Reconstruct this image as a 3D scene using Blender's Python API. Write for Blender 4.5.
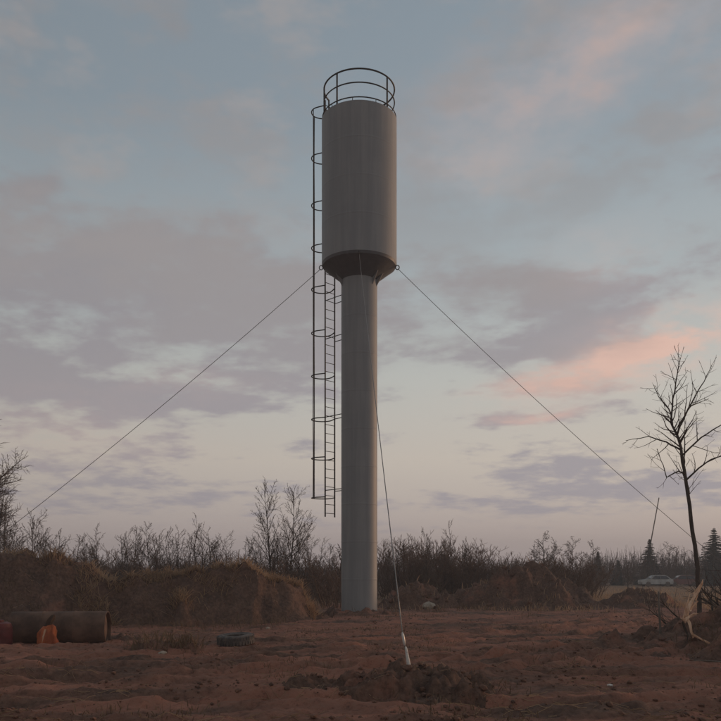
import bpy, bmesh, math, random
import numpy as np
from mathutils import Vector, Matrix

# ------------------------------------------------------------------ scene, camera, light
SC = bpy.context.scene
COL = SC.collection
for o in list(bpy.data.objects):
    bpy.data.objects.remove(o)

F, CX, HY, EYE = 800.0, 360.5, 574.0, 1.6          # focal length and horizon in pixels of a 721 px frame
cam = bpy.data.cameras.new('camera')
cam.sensor_width = 36.0
cam.lens = F / 721.0 * 36.0
cam.shift_y = (HY - 360.5) / 721.0
cam.clip_start = 0.1
cam.clip_end = 6000.0
camo = bpy.data.objects.new('camera', cam)
COL.objects.link(camo)
camo.location = (0, 0, EYE)
camo.rotation_euler = (math.radians(90), 0, 0)
SC.camera = camo

SUN_AZ, SUN_EL = math.radians(60), math.radians(4.5)   # clockwise from the viewing direction (+Y)
sun = bpy.data.lights.new('sun', 'SUN')
sun.energy = 0.95
sun.angle = math.radians(9)
sun.color = (1.0, 0.60, 0.36)
suno = bpy.data.objects.new('sun', sun)
COL.objects.link(suno)
sd = Vector((math.sin(SUN_AZ) * math.cos(SUN_EL), math.cos(SUN_AZ) * math.cos(SUN_EL), math.sin(SUN_EL)))
suno.rotation_euler = sd.to_track_quat('Z', 'Y').to_euler()

SC.view_settings.view_transform = 'Standard'
SC.view_settings.look = 'None'
SC.view_settings.exposure = 0.72
SC.view_settings.gamma = 1.0
SC.view_settings.use_curve_mapping = False
SC.cycles.use_denoising = True
SC.cycles.max_bounces = 3
SC.cycles.diffuse_bounces = 2
SC.cycles.volume_bounces = 0


class N:
    """arithmetic on shader sockets"""
    def __init__(s, t, v): s.t, s.v = t, v
    def _b(s, op, *o):
        n = s.t.nodes.new('ShaderNodeMath'); n.operation = op
        for i, a in enumerate((s,) + o):
            a = a.v if isinstance(a, N) else a
            if isinstance(a, (int, float)): n.inputs[i].default_value = a
            else: s.t.links.new(a, n.inputs[i])
        return N(s.t, n.outputs[0])
    def __add__(s, o): return s._b('ADD', o)
    def __sub__(s, o): return s._b('SUBTRACT', o)
    def __mul__(s, o): return s._b('MULTIPLY', o)
    def __truediv__(s, o): return s._b('DIVIDE', o)
    __radd__ = __add__
    __rmul__ = __mul__
    def __rsub__(s, o): return (s * -1.0) + o
    def pw(s, o): return s._b('POWER', o)
    def mx(s, o): return s._b('MAXIMUM', o)
    def mn(s, o): return s._b('MINIMUM', o)
    def f(s, op): return s._b(op)
    def at2(s, o): return s._b('ARCTAN2', o)
    def sm(s, a, b, lo=0.0, hi=1.0):
        n = s.t.nodes.new('ShaderNodeMapRange'); n.interpolation_type = 'SMOOTHSTEP'
        s.t.links.new(s.v, n.inputs[0])
        for i, q in zip((1, 2, 3, 4), (a, b, lo, hi)): n.inputs[i].default_value = q
        return N(s.t, n.outputs[0])


def comb(t, x, y, z):
    n = t.nodes.new('ShaderNodeCombineXYZ')
    for i, a in enumerate((x, y, z)):
        if isinstance(a, N): t.links.new(a.v, n.inputs[i])
        else: n.inputs[i].default_value = a
    return n.outputs[0]


def noise(t, vec, scale, detail=6.0, rough=0.55, dist=0.0):
    n = t.nodes.new('ShaderNodeTexNoise')
    n.inputs['Scale'].default_value = scale
    n.inputs['Detail'].default_value = detail
    n.inputs['Roughness'].default_value = rough
    n.inputs['Distortion'].default_value = dist
    if vec is not None: t.links.new(vec, n.inputs['Vector'])
    return N(t, n.outputs['Fac'])


def mixc(t, fac, a, b, blend='MIX'):
    n = t.nodes.new('ShaderNodeMix'); n.data_type = 'RGBA'; n.blend_type = blend
    for s, v in ((n.inputs[0], fac), (n.inputs[6], a), (n.inputs[7], b)):
        if isinstance(v, N): t.links.new(v.v, s)
        elif isinstance(v, (int, float)): s.default_value = v
        elif isinstance(v, tuple): s.default_value = (*v[:3], 1)
        else: t.links.new(v, s)
    return n.outputs[2]


def ramp(t, fac, stops):
    n = t.nodes.new('ShaderNodeValToRGB')
    e = n.color_ramp.elements
    while len(e) < len(stops): e.new(0.5)
    for el, (p, c) in zip(e, stops):
        el.position = p; el.color = (*c, 1)
    t.links.new(fac.v if isinstance(fac, N) else fac, n.inputs[0])
    return n.outputs[0]


def build_world():
    w = bpy.data.worlds.new('World'); SC.world = w
    w.use_nodes = True
    w.cycles.sampling_method = 'MANUAL'; w.cycles.sample_map_resolution = 256
    t = w.node_tree; t.nodes.clear()
    out = t.nodes.new('ShaderNodeOutputWorld')
    bg = t.nodes.new('ShaderNodeBackground')
    t.links.new(bg.outputs[0], out.inputs[0])
    sky = t.nodes.new('ShaderNodeTexSky'); sky.sky_type = 'NISHITA'
    sky.sun_disc = False
    sky.sun_elevation = SUN_EL; sky.sun_rotation = SUN_AZ
    sky.air_density = 1.2; sky.dust_density = 2.0
    tc = t.nodes.new('ShaderNodeTexCoord')
    sx = t.nodes.new('ShaderNodeSeparateXYZ')
    t.links.new(tc.outputs['Generated'], sx.inputs[0])
    x, y, z = (N(t, sx.outputs[i]) for i in range(3))
    el = z.f('ARCSINE')
    az = x.at2(y)
    zp = z.mx(0.0)
    # clouds lie on a flat layer overhead
    u, v = x / (zp + 0.16), y / (zp + 0.16)
    flat = comb(t, u, v, 3.7)
    streak = comb(t, u * 0.8 + v * 0.15, v * 1.0, 9.1)
    n_big = noise(t, flat, 0.75, 4, 0.52)
    n_mid = noise(t, streak, 2.6, 5, 0.6)
    n_fine = noise(t, flat, 6.5, 4, 0.62)
    wob = noise(t, comb(t, az * 5.0, el * 11.0, 2.0), 1.0, 4, 0.62)
    wob2 = noise(t, comb(t, az * 5.5, el * 12.0, 17.0), 1.0, 4, 0.62)
    warp_big = comb(t, az + (wob - 0.5) * 0.22, el + (wob2 - 0.5) * 0.14, 0.0)
    warp_small = comb(t, az + (wob - 0.5) * 0.14, el + (wob2 - 0.5) * 0.055, 0.0)

    def add(items):
        """sum of soft elliptical patches, each at its own azimuth and elevation"""
        r = None
        for k, px, py, rx, ry, *tl in items:
            a0 = math.atan((px - CX) / F)
            e0 = math.atan((HY - py) / F * math.cos(a0))
            mp = t.nodes.new('ShaderNodeMapping'); mp.vector_type = 'TEXTURE'
            mp.inputs['Location'].default_value = (a0, e0, 0)
            mp.inputs['Rotation'].default_value = (0, 0, tl[0] if tl else 0.0)
            mp.inputs['Scale'].default_value = (rx / F * math.cos(a0) ** 2, ry / F * math.cos(e0) ** 2, 1)
            t.links.new(warp_big if ry > 30 else warp_small, mp.inputs['Vector'])
            dt = t.nodes.new('ShaderNodeVectorMath'); dt.operation = 'DOT_PRODUCT'
            t.links.new(mp.outputs[0], dt.inputs[0]); t.links.new(mp.outputs[0], dt.inputs[1])
            ex = t.nodes.new('ShaderNodeMath'); ex.operation = 'POWER'
            ex.inputs[0].default_value = math.exp(-1); t.links.new(dt.outputs['Value'], ex.inputs[1])
            ma = t.nodes.new('ShaderNodeMath'); ma.operation = 'MULTIPLY_ADD'
            t.links.new(ex.outputs[0], ma.inputs[0]); ma.inputs[1].default_value = k
            if r is None: ma.inputs[2].default_value = 0.0
            else: t.links.new(r.v, ma.inputs[2])
            r = N(t, ma.outputs[0])
        return r

    # thin high veil over the clear Nishita sky
    clear = t.nodes.new('ShaderNodeVectorMath'); clear.operation = 'SCALE'
    t.links.new(sky.outputs[0], clear.inputs[0]); clear.inputs[3].default_value = 0.12
    veil = ramp(t, el / 1.5708, [
        (0.0, (0.30, 0.265, 0.275)), (0.035, (0.315, 0.275, 0.275)), (0.09, (0.36, 0.32, 0.29)),
        (0.15, (0.315, 0.315, 0.30)), (0.22, (0.238, 0.264, 0.278)), (0.33, (0.165, 0.197, 0.225)),
        (0.6, (0.12, 0.15, 0.18)), (1.0, (0.085, 0.105, 0.13))])
    # the sky opposite the set sun is dimmer
    side = (x * sd.x + y * sd.y).sm(-1.0, 0.9, 0.62, 1.06)
    vs = t.nodes.new('ShaderNodeVectorMath'); vs.operation = 'SCALE'
    t.links.new(veil, vs.inputs[0]); t.links.new(side.v, vs.inputs[3])
    base = mixc(t, 0.88, clear.outputs[0], vs.outputs[0])
    # grey-mauve cloud
    cov = add([(0.50, 40, 310, 190, 75, .1), (0.62, 185, 402, 120, 24, .05), (0.42, 70, 398, 90, 14),
               (0.42, 660, 265, 130, 55, .35), (0.34, 590, 325, 90, 26, .2), (0.35, 498, 419, 50, 7),
               (0.75, 640, 490, 170, 18, .05), (0.30, 705, 190, 60, 50, .4), (0.25, 560, 60, 130, 50, .2),
               (0.22, 210, 30, 90, 40), (0.22, 20, 90, 40, 120), (0.22, 70, 470, 160, 26),
               (-0.25, 150, 150, 90, 70), (-0.25, 470, 215, 90, 50), (-0.3, 300, 20, 80, 50), (-.2, 560, 430, 120, 18)])
    dens = (n_big - 0.5) * 1.5 + (n_mid - 0.5) * 2.5 + (n_fine - 0.5) * 1.5 + 0.2
    low = zp.sm(0.0, 0.12)
    dens = dens * (0.35 + low * 0.65) + cov
    mask = dens.sm(0.16, 0.74)
    cl_col = ramp(t, el / 1.5708, [
        (0.0, (0.235, 0.215, 0.235)), (0.12, (0.215, 0.20, 0.215)), (0.25, (0.185, 0.178, 0.19)),
        (0.4, (0.165, 0.17, 0.18)), (1.0, (0.09, 0.1, 0.11))])
    cs = t.nodes.new('ShaderNodeVectorMath'); cs.operation = 'SCALE'
    t.links.new(cl_col, cs.inputs[0]); t.links.new(side.v, cs.inputs[3])
    c1 = mixc(t, mask * 0.92, base, cs.outputs[0])
    # undersides of the clouds caught by the low sun
    pk = add([(1.0, 650, 350, 95, 25, .28), (0.7, 550, 381, 65, 13, .12), (0.6, 700, 335, 60, 22, .3),
              (0.30, 560, 70, 100, 50, .3), (0.22, 690, 30, 80, 40), (0.15, 470, 150, 70, 45), (0.55, 530, 416, 34, 6),
              (0.16, 200, 385, 60, 14), (0.14, 60, 430, 120, 30), (0.2, 610, 260, 60, 30)])
    tex = ((n_mid - 0.5) * 2.8 + (n_fine - 0.5) * 3.4 + 0.8).mx(0.05)
    pm = (pk * tex).mn(1.0)
    c2 = mixc(t, pm * 0.88, c1, (0.49, 0.32, 0.262))
    # warm-grey wisps in the upper sky
    wisp = ((n_mid * 0.6 + n_big * 0.4).sm(0.46, 0.62)) * zp.sm(0.15, 0.4) * 0.7
    c3 = mixc(t, wisp, c2, (0.205, 0.19, 0.188))
    hi = zp.sm(0.28, 0.5)
    c3 = mixc(t, wob.sm(0.46, 0.66) * hi * 0.6, c3, (0.190, 0.178, 0.178))
    c3 = mixc(t, wob2.sm(0.52, 0.7) * hi * 0.45, c3, (0.245, 0.215, 0.205))
    t.links.new(c3, bg.inputs[0])
    bg.inputs[1].default_value = 1.0


build_world()

# ------------------------------------------------------------------ helpers


def at(px, py, d):
    """the point that a ray through a pixel reaches at distance d along the view"""
    return Vector(((px - CX) / F * d, d, EYE + (HY - py) / F * d))


_rs = np.random.RandomState(7)
_perm = _rs.permutation(512)
_ang = _rs.rand(512) * 2 * np.pi
_gx, _gy = np.cos(_ang), np.sin(_ang)


def perlin(x, y):
    x = np.asarray(x, float); y = np.asarray(y, float)
    xi = np.floor(x).astype(int); yi = np.floor(y).astype(int)
    xf = x - xi; yf = y - yi
    u = xf * xf * xf * (xf * (xf * 6 - 15) + 10); v = yf * yf * yf * (yf * (yf * 6 - 15) + 10)

    def g(i, j):
        h = _perm[(_perm[(xi + i) % 512] + yi + j) % 512]
        return _gx[h] * (xf - i) + _gy[h] * (yf - j)
    a = g(0, 0) * (1 - u) + g(1, 0) * u
    b = g(0, 1) * (1 - u) + g(1, 1) * u
    return (a * (1 - v) + b * v) * 1.5


def fbm(x, y, oct=4, gain=0.5, ridge=False):
    s = 0; a = 1.0; x = np.asarray(x, float); y = np.asarray(y, float)
    for k in range(oct):
        n = perlin(x * 2 ** k + 17.3 * k, y * 2 ** k - 9.1 * k)
        s = s + a * ((1 - 2 * np.abs(n)) if ridge else n)
        a *= gain
    return s


# ruts: each a line y = f(x) with a pair of wheel tracks
RUTS = [((-14, 8.2), (-5, 10.0), (0.5, 12.6), (7, 17.5), (16, 24)),
        ((-14, 11.0), (-5, 12.4), (1, 14.6), (6, 16.4), (16, 19.0)),
        ((-14, 9.1), (-3, 9.3), (3, 8.9), (9, 10.2), (16, 12.5)),
        ((-14, 15.2), (-6, 16.2), (0, 18.4), (6, 23.0), (12, 31)),
        ((-14, 13.8), (-6, 14.2), (2, 13.4), (9, 13.0), (16, 14.0))]


def rut_depth(x, y):
    r = np.zeros_like(x)
    for q, pts in enumerate(RUTS):
        px = [p[0] for p in pts]; py = [p[1] for p in pts]
        yc = np.interp(x, px, py)
        sl = np.interp(x, px, np.gradient(py, px))
        yc = yc + 0.25 * perlin(x * 0.35 + q * 5, x * 0 + q) * 1.2
        off = (y - yc) / np.sqrt(1 + sl ** 2)
        for o in (-0.85, 0.85):
            dd = off - o
            w = 0.24
            prof = -np.exp(-(dd / w) ** 4) * 0.12 + np.exp(-((np.abs(dd) - 0.36) / 0.11) ** 2) * 0.085
            tread = np.exp(-(dd / w) ** 4) * 0.014 * np.sin((x + dd * 0.8) * 21)
            wear = 0.45 + 0.55 * np.clip(0.5 + perlin(x * 0.5 + 3 * q, y * 0.5) * 1.6, 0, 1)
            r += (prof + tread) * wear
    return r


def ground_h(x, y):
    x = np.asarray(x, float); y = np.asarray(y, float)
    near = np.clip((70 - np.abs(y)) / 45, 0, 1) * np.clip((60 - np.abs(x)) / 35, 0, 1)
    h = 0.10 * fbm(x * 0.12, y * 0.12, 3) * near
    site = np.clip((36 - np.abs(y - 14)) / 14, 0, 1) * np.clip((28 - np.abs(x)) / 10, 0, 1)
    h = h + site * (0.06 * fbm(x * 0.7, y * 0.9, 4) + 0.030 * fbm(x * 2.4, y * 3.0, 3, 0.6) + 0.020 * fbm(x * 6.5, y * 7.5, 2, .7) + rut_depth(x, y))
    rough = np.clip(0.25 + fbm(x * 0.25 + 40, y * 0.3, 2) * 1.4, 0, 1)
    h = h + site * rough * 0.035 * fbm(x * 5, y * 6, 3, .55)
    pad = np.exp(-(((x + 0.05) ** 2 + (y - 32.3) ** 2) / 3.0 ** 2) ** 2)
    return h * (1 - 0.7 * pad)


def gz(x, y):
    return float(ground_h(np.array([x]), np.array([y]))[0])


def set_props(o, label=None, cat=None, group=None, kind=None):
    if label: o['label'] = label
    if cat: o['category'] = cat
    if group: o['group'] = group
    if kind: o['kind'] = kind
    return o


def link_mesh(name, me, mat, parent=None, smooth=False):
    o = bpy.data.objects.new(name, me)
    COL.objects.link(o)
    if mat and not me.materials: me.materials.append(mat)
    if parent: o.parent = parent
    if smooth:
        me.polygons.foreach_set('use_smooth', [True] * len(me.polygons))
    return o


def pydata(name, v, f, mat, parent=None, smooth=False):
    me = bpy.data.meshes.new(name)
    me.from_pydata([tuple(map(float, p)) for p in v], [], f)
    me.update()
    return link_mesh(name, me, mat, parent, smooth)


def empty(name, loc, rz=0.0):
    o = bpy.data.objects.new(name, None)
    o.empty_display_size = 0.3
    COL.objects.link(o)
    o.location = loc; o.rotation_euler = (0, 0, rz)
    return o


def tree_children(o):
    return [c for c in COL.objects if c.parent == o]


def copy_thing(o, kids, loc, rz=0.0, sc=(1, 1, 1)):
    r = o.copy(); COL.objects.link(r)
    r.location = loc; r.rotation_euler = (0, 0, rz); r.scale = sc
    for k in kids:
        c = k.copy(); COL.objects.link(c); c.parent = r
    return r


def tubes(lines, sides, ndir=None):
    """lines: list of (points, radii) -> vertices and faces of capped tubes"""
    V = []; Fc = []
    cs = [(math.cos(2 * math.pi * k / sides), math.sin(2 * math.pi * k / sides)) for k in range(sides)]
    for pts, rad in lines:
        n = len(pts)
        b0 = len(V)
        up = None
        for i in range(n):
            a = pts[max(i - 1, 0)]; b = pts[min(i + 1, n - 1)]
            t = (b - a)
            if t.length < 1e-9: t = Vector((0, 0, 1))
            t.normalize()
            if up is None:
                up = t.orthogonal().normalized()
            else:
                up = (up - t * up.dot(t))
                up = up.normalized() if up.length > 1e-6 else t.orthogonal().normalized()
            w = t.cross(up)
            r = rad[i]
            for c, s in cs:
                V.append(pts[i] + up * (c * r) + w * (s * r))
        for i in range(n - 1):
            for k in range(sides):
                k2 = (k + 1) % sides
                Fc.append((b0 + i * sides + k, b0 + i * sides + k2, b0 + (i + 1) * sides + k2, b0 + (i + 1) * sides + k))
        Fc.append(tuple(b0 + k for k in reversed(range(sides))))
        Fc.append(tuple(b0 + (n - 1) * sides + k for k in range(sides)))
    return V, Fc


def tube_obj(name, pts, rad, mat, parent=None, sides=8, smooth=True):
    pts = [Vector(p) for p in pts]
    if not isinstance(rad, (list, tuple)): rad = [rad] * len(pts)
    v, f = tubes([(pts, rad)], sides)
    return pydata(name, v, f, mat, parent, smooth)


def lathe(name, prof, mat, parent=None, seg=96, cap=True):
    V = []; Fc = []
    for r, z in prof:
        for k in range(seg):
            a = 2 * math.pi * k / seg
            V.append((r * math.cos(a), r * math.sin(a), z))
    for i in range(len(prof) - 1):
        for k in range(seg):
            k2 = (k + 1) % seg
            Fc.append((i * seg + k, i * seg + k2, (i + 1) * seg + k2, (i + 1) * seg + k))
    if cap:
        Fc.append(tuple(reversed(range(seg))))
        Fc.append(tuple((len(prof) - 1) * seg + k for k in range(seg)))
    o = pydata(name, V, Fc, mat, parent)
    me = o.data
    me.polygons.foreach_set('use_smooth', [True] * len(me.polygons))
    me.set_sharp_from_angle(angle=math.radians(30))
    return o


def box_vf(c, s, R=None):
    v = []
    for dx in (-.5, .5):
        for dy in (-.5, .5):
            for dz in (-.5, .5):
                p = Vector((dx * s[0], dy * s[1], dz * s[2]))
                if R: p = R @ p
                v.append(p + Vector(c))
    f = [(0, 1, 3, 2), (4, 6, 7, 5), (0, 4, 5, 1), (2, 3, 7, 6), (0, 2, 6, 4), (1, 5, 7, 3)]
    return v, f


# ------------------------------------------------------------------ materials


def mat_new(name, rough=0.8, spec=0.3):
    m = bpy.data.materials.new(name); m.use_nodes = True
    t = m.node_tree
    b = t.nodes['Principled BSDF']
    b.inputs['Roughness'].default_value = rough
    b.inputs['Specular IOR Level'].default_value = spec
    return m, t, b


def mat_simple(name, c1, c2, scale=6.0, rough=0.8, metal=0.0, bump=0.0, coord='Object', stretch=(1, 1, 1), spec=0.3, lo=.35, hi=.65):
    m, t, b = mat_new(name, rough, spec)
    tc = t.nodes.new('ShaderNodeTexCoord')
    mp = t.nodes.new('ShaderNodeMapping'); mp.inputs['Scale'].default_value = stretch
    t.links.new(tc.outputs[coord], mp.inputs[0])
    n = noise(t, mp.outputs[0], scale, 6, 0.6)
    t.links.new(mixc(t, n.sm(lo, hi), c1, c2), b.inputs['Base Color'])
    b.inputs['Metallic'].default_value = metal
    if bump:
        bp = t.nodes.new('ShaderNodeBump'); bp.inputs['Strength'].default_value = bump
        bp.inputs['Distance'].default_value = 0.02
        t.links.new(n.v, bp.inputs['Height']); t.links.new(bp.outputs[0], b.inputs['Normal'])
    return m


def mat_soil(name, red=0.5, dark=0.5):
    m, t, b = mat_new(name, 0.92, 0.15)
    g = t.nodes.new('ShaderNodeNewGeometry')
    sp = t.nodes.new('ShaderNodeSeparateXYZ'); t.links.new(g.outputs['Position'], sp.inputs[0])
    px, py = N(t, sp.outputs[0]), N(t, sp.outputs[1])
    P = g.outputs['Position']
    big = noise(t, P, 0.16, 4, 0.5)
    lanes = (noise(t, comb(t, px * 0.35 + py * -0.12, py * 1.2 - px * 0.25, 0.0), 0.8, 6, 0.6) if name == 'ground_soil' else noise(t, P, 0.9, 6, 0.6))
    mid = noise(t, P, 1.7, 6, 0.62)
    fine = noise(t, P, 11.0, 7, 0.7)
    clay = mixc(t, mid.sm(0.3, 0.7), (0.38, 0.17, 0.114), (0.29, 0.13, 0.088))
    top = mixc(t, mid.sm(0.3, 0.7), (0.088, 0.056, 0.044), (0.15, 0.09, 0.066))
    k = (big - 0.5) * 1.2 + (lanes - 0.5) * 2.4 + red
    c = mixc(t, k.sm(0.15, 0.75), top, clay)
    c = mixc(t, fine.sm(0.42, 0.68) * 0.5, c, (0.27, 0.16, 0.115))
    c = mixc(t, fine.sm(0.5, 0.3) * 0.55, c, (0.055, 0.036, 0.03))
    if name == 'ground_soil':
        # dry grass grows on the fields beyond the dug-up site
        fld = (py + noise(t, P, 0.22, 5, 0.6) * 16.0 - 8.0).sm(38.0, 50.0)
        gcol = mixc(t, noise(t, P, 0.35, 7, 0.65).sm(0.35, 0.65), (0.27, 0.172, 0.108), (0.18, 0.118, 0.076))
        c = mixc(t, fld, c, gcol)
    t.links.new(c, b.inputs['Base Color'])
    bp = t.nodes.new('ShaderNodeBump'); bp.inputs['Strength'].default_value = 1.0
    bp.inputs['Distance'].default_value = 0.06
    t.links.new((fine * 0.5 + mid * 0.8).v, bp.inputs['Height'])
    t.links.new(bp.outputs[0], b.inputs['Normal'])
    return m


def mat_tower(name, tint=(1, 1, 1)):
    """weathered silver-grey paint with faint vertical streaks and rust"""
    m, t, b = mat_new(name, 0.55, 0.35)
    tc = t.nodes.new('ShaderNodeTexCoord')
    sp = t.nodes.new('ShaderNodeSeparateXYZ'); t.links.new(tc.outputs['Object'], sp.inputs[0])
    x, y, z = (N(t, sp.outputs[i]) for i in range(3))
    streak = noise(t, comb(t, x * 5.0, y * 5.0, z * 0.22), 1.0, 6, 0.62)
    patch = noise(t, tc.outputs['Object'], 0.55, 5, 0.55)
    fine = noise(t, tc.outputs['Object'], 30, 4, 0.6)
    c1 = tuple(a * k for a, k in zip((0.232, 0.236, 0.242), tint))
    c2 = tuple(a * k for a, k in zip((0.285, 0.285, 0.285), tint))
    c = mixc(t, (streak * 0.6 + patch * 0.4).sm(0.38, 0.62), c1, c2)
    c = mixc(t, streak.sm(0.62, 0.8) * patch.sm(0.45, 0.7) * 0.55, c, (0.20, 0.155, 0.125))
    c = mixc(t, fine.sm(0.6, 0.8) * 0.18, c, (0.17, 0.165, 0.16))
    # plate courses: a barely different tone on every welded ring
    t.links.new(c, b.inputs['Base Color'])
    t.links.new((streak * 0.25 + 0.42).v, b.inputs['Roughness'])
    bp = t.nodes.new('ShaderNodeBump'); bp.inputs['Strength'].default_value = 0.25
    bp.inputs['Distance'].default_value = 0.03
    t.links.new((patch + fine * 0.03).v, bp.inputs['Height']); t.links.new(bp.outputs[0], b.inputs['Normal'])
    return m


M = {}
M['ground'] = mat_soil('ground_soil', 0.55)
M['dark_soil'] = mat_soil('dark_soil', 0.12)
M['bank_soil_shaded'] = mat_soil('bank_soil_shaded', -0.05)  # darker soil mix: shade on the bank's face is put into the colour
M['red_soil'] = mat_soil('red_soil', 0.35)
M['tower'] = mat_tower('tower_paint')
M['underside'] = mat_tower('tower_underside_dark', (.48, .5, .53))  # darker, cooler tint of the tower paint for the cone below the tank
M['steel'] = mat_simple('dark_steel', (0.035, 0.034, 0.036), (0.075, 0.066, 0.06), 9, 0.6, 0.3)
M['cable'] = mat_simple('cable_steel', (0.19, 0.18, 0.175), (0.27, 0.26, 0.25), 30, 0.5, 0.6)
M['bark'] = mat_simple('bark', (0.055, 0.043, 0.036), (0.105, 0.082, 0.066), 12, 0.9, 0, 0.4, stretch=(1, 1, .3))
M['twig'] = mat_simple('twig_bark', (0.085, 0.062, 0.052), (0.15, 0.11, 0.09), 3, 0.9)
M['shrub'] = mat_simple('shrub_twigs', (0.105, 0.066, 0.048), (0.17, 0.108, 0.078), 2, 0.9)
M['spruce'] = mat_simple('spruce_needles', (0.012, 0.02, 0.016), (0.032, 0.042, 0.03), 5, 0.8)
M['grass'] = mat_simple('dry_grass', (0.52, 0.36, 0.235), (0.34, 0.22, 0.14), 0.8, 0.9)
def translucent(m, k=.45):
    t = m.node_tree; b = t.nodes['Principled BSDF']
    tr = t.nodes.new('ShaderNodeBsdfTranslucent'); mx = t.nodes.new('ShaderNodeMixShader')
    t.links.new(b.inputs['Base Color'].links[0].from_socket, tr.inputs[0])
    mx.inputs[0].default_value = k
    t.links.new(b.outputs[0], mx.inputs[1]); t.links.new(tr.outputs[0], mx.inputs[2])
    t.links.new(mx.outputs[0], [n for n in t.nodes if n.type == 'OUTPUT_MATERIAL'][0].inputs[0])


translucent(M['grass'])
M['weeds'] = mat_simple('dead_weeds', (0.13, 0.082, 0.052), (0.22, 0.145, 0.085), 1.2, 0.9)
M['clod'] = mat_simple('soil_clod', (0.10, 0.058, 0.043), (0.21, 0.108, 0.072), 7, 0.95, 0, 0.6)
M['wood'] = mat_simple('fresh_split_wood', (0.86, 0.60, 0.42), (0.52, 0.29, 0.175), 14, 0.75, 0, .5, stretch=(1, 1, .15))
M['greywood'] = mat_simple('weathered_wood', (0.14, 0.115, 0.095), (0.21, 0.17, 0.14), 12, 0.85, 0, .3, stretch=(1, 1, .2))
M['white'] = mat_simple('chipped_white_paint', (0.72, 0.68, 0.62), (0.42, 0.38, 0.34), 18, 0.5, 0, .2, lo=.5, hi=.75)
M['bright'] = mat_simple('galvanised_steel', (0.78, 0.76, 0.72), (0.6, 0.57, 0.53), 20, 0.35, 0.2)
M['rust'] = mat_simple('rusty_steel', (0.075, 0.045, 0.033), (0.17, 0.10, 0.07), 2.2, 0.85, 0, .4)
M['rust_in'] = mat_simple('rusty_inside', (0.05, 0.03, 0.022), (0.08, 0.05, 0.035), 4, 0.9)
M['rubber'] = mat_simple('dusty_rubber', (0.075, 0.068, 0.064), (0.17, 0.135, 0.115), 8, 0.85)
M['orange'] = mat_simple('orange_plastic_weave', (0.45, 0.12, 0.04), (0.24, 0.055, 0.02), 7, 0.7, 0, .3, stretch=(1, 1, .3))
M['pale_patch'] = mat_simple('pale_plastic', (0.62, 0.40, 0.26), (0.45, 0.24, 0.14), 9, 0.6, stretch=(1, 1, .3))
M['red'] = mat_simple('dull_red_plastic', (0.15, 0.032, 0.03), (0.10, 0.024, 0.022), 5, 0.55)
M['stone'] = mat_simple('pale_stone', (0.42, 0.36, 0.29), (0.30, 0.25, 0.2), 5, 0.9, 0, .5)
M['carwhite'] = mat_simple('white_car_paint', (0.46, 0.46, 0.45), (0.33, 0.325, 0.31), 1.5, 0.35, spec=.5)
M['carred'] = mat_simple('maroon_car_paint', (0.17, 0.05, 0.045), (0.13, 0.04, 0.038), 1.5, 0.3, spec=.5)
M['glass'] = mat_simple('dark_glass', (0.02, 0.022, 0.025), (0.03, 0.03, 0.035), 2, 0.1, spec=.6)
M['plaster'] = mat_simple('pale_plaster', (0.55, 0.53, 0.5), (0.44, 0.42, 0.4), 2, 0.9)
M['slate'] = mat_simple('grey_slate', (0.33, 0.33, 0.34), (0.25, 0.25, 0.26), 3, 0.8)

# ------------------------------------------------------------------ ground


def axis(lo, hi, fine_lo, fine_hi, step, grow):
    a = list(np.arange(fine_lo, fine_hi + 1e-6, step))
    s = step; p = a[-1]
    while p < hi:
        s *= grow; p += s; a.append(min(p, hi))
    s = step; p = a[0]; b = []
    while p > lo:
        s *= grow; p -= s; b.append(max(p, lo))
    return np.array(b[::-1] + a)


def grid_mesh(name, xs, ys, zf, mat, keep=None):
    X, Y = np.meshgrid(xs, ys)
    Z = zf(X, Y)
    nx, ny = len(xs), len(ys)
    idx = np.arange(nx * ny).reshape(ny, nx)
    q = np.stack([idx[:-1, :-1], idx[:-1, 1:], idx[1:, 1:], idx[1:, :-1]], -1).reshape(-1, 4)
    co = np.stack([X, Y, Z], -1).reshape(-1, 3)
    if keep is not None:
        K = keep(X, Y).reshape(-1)
        q = q[K[q].any(axis=1)]
        used = np.unique(q)
        mp = -np.ones(nx * ny, int); mp[used] = np.arange(len(used))
        co = co[used]; q = mp[q]
    me = bpy.data.meshes.new(name)
    me.vertices.add(len(co)); me.vertices.foreach_set('co', co.ravel())
    me.loops.add(q.size); me.loops.foreach_set('vertex_index', q.ravel())
    me.polygons.add(len(q))
    me.polygons.foreach_set('loop_start', np.arange(0, q.size, 4))
    me.polygons.foreach_set('loop_total', np.full(len(q), 4))
    me.polygons.foreach_set('use_smooth', np.ones(len(q), bool))
    me.update(calc_edges=True)
    o = bpy.data.objects.new(name, me)
    me.materials.append(mat)
    COL.objects.link(o)
    return o


xs = axis(-480, 480, -11.5, 11.5, 0.07, 1.09)
ys = axis(-180, 560, 7.5, 26.0, 0.06, 1.05)
ground = grid_mesh('ground', xs, ys, ground_h, M['ground'])
set_props(ground, 'reddish brown churned bare earth crossed by wheel ruts', 'ground', kind='structure')

# ---- banks and heaps of dug earth


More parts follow.
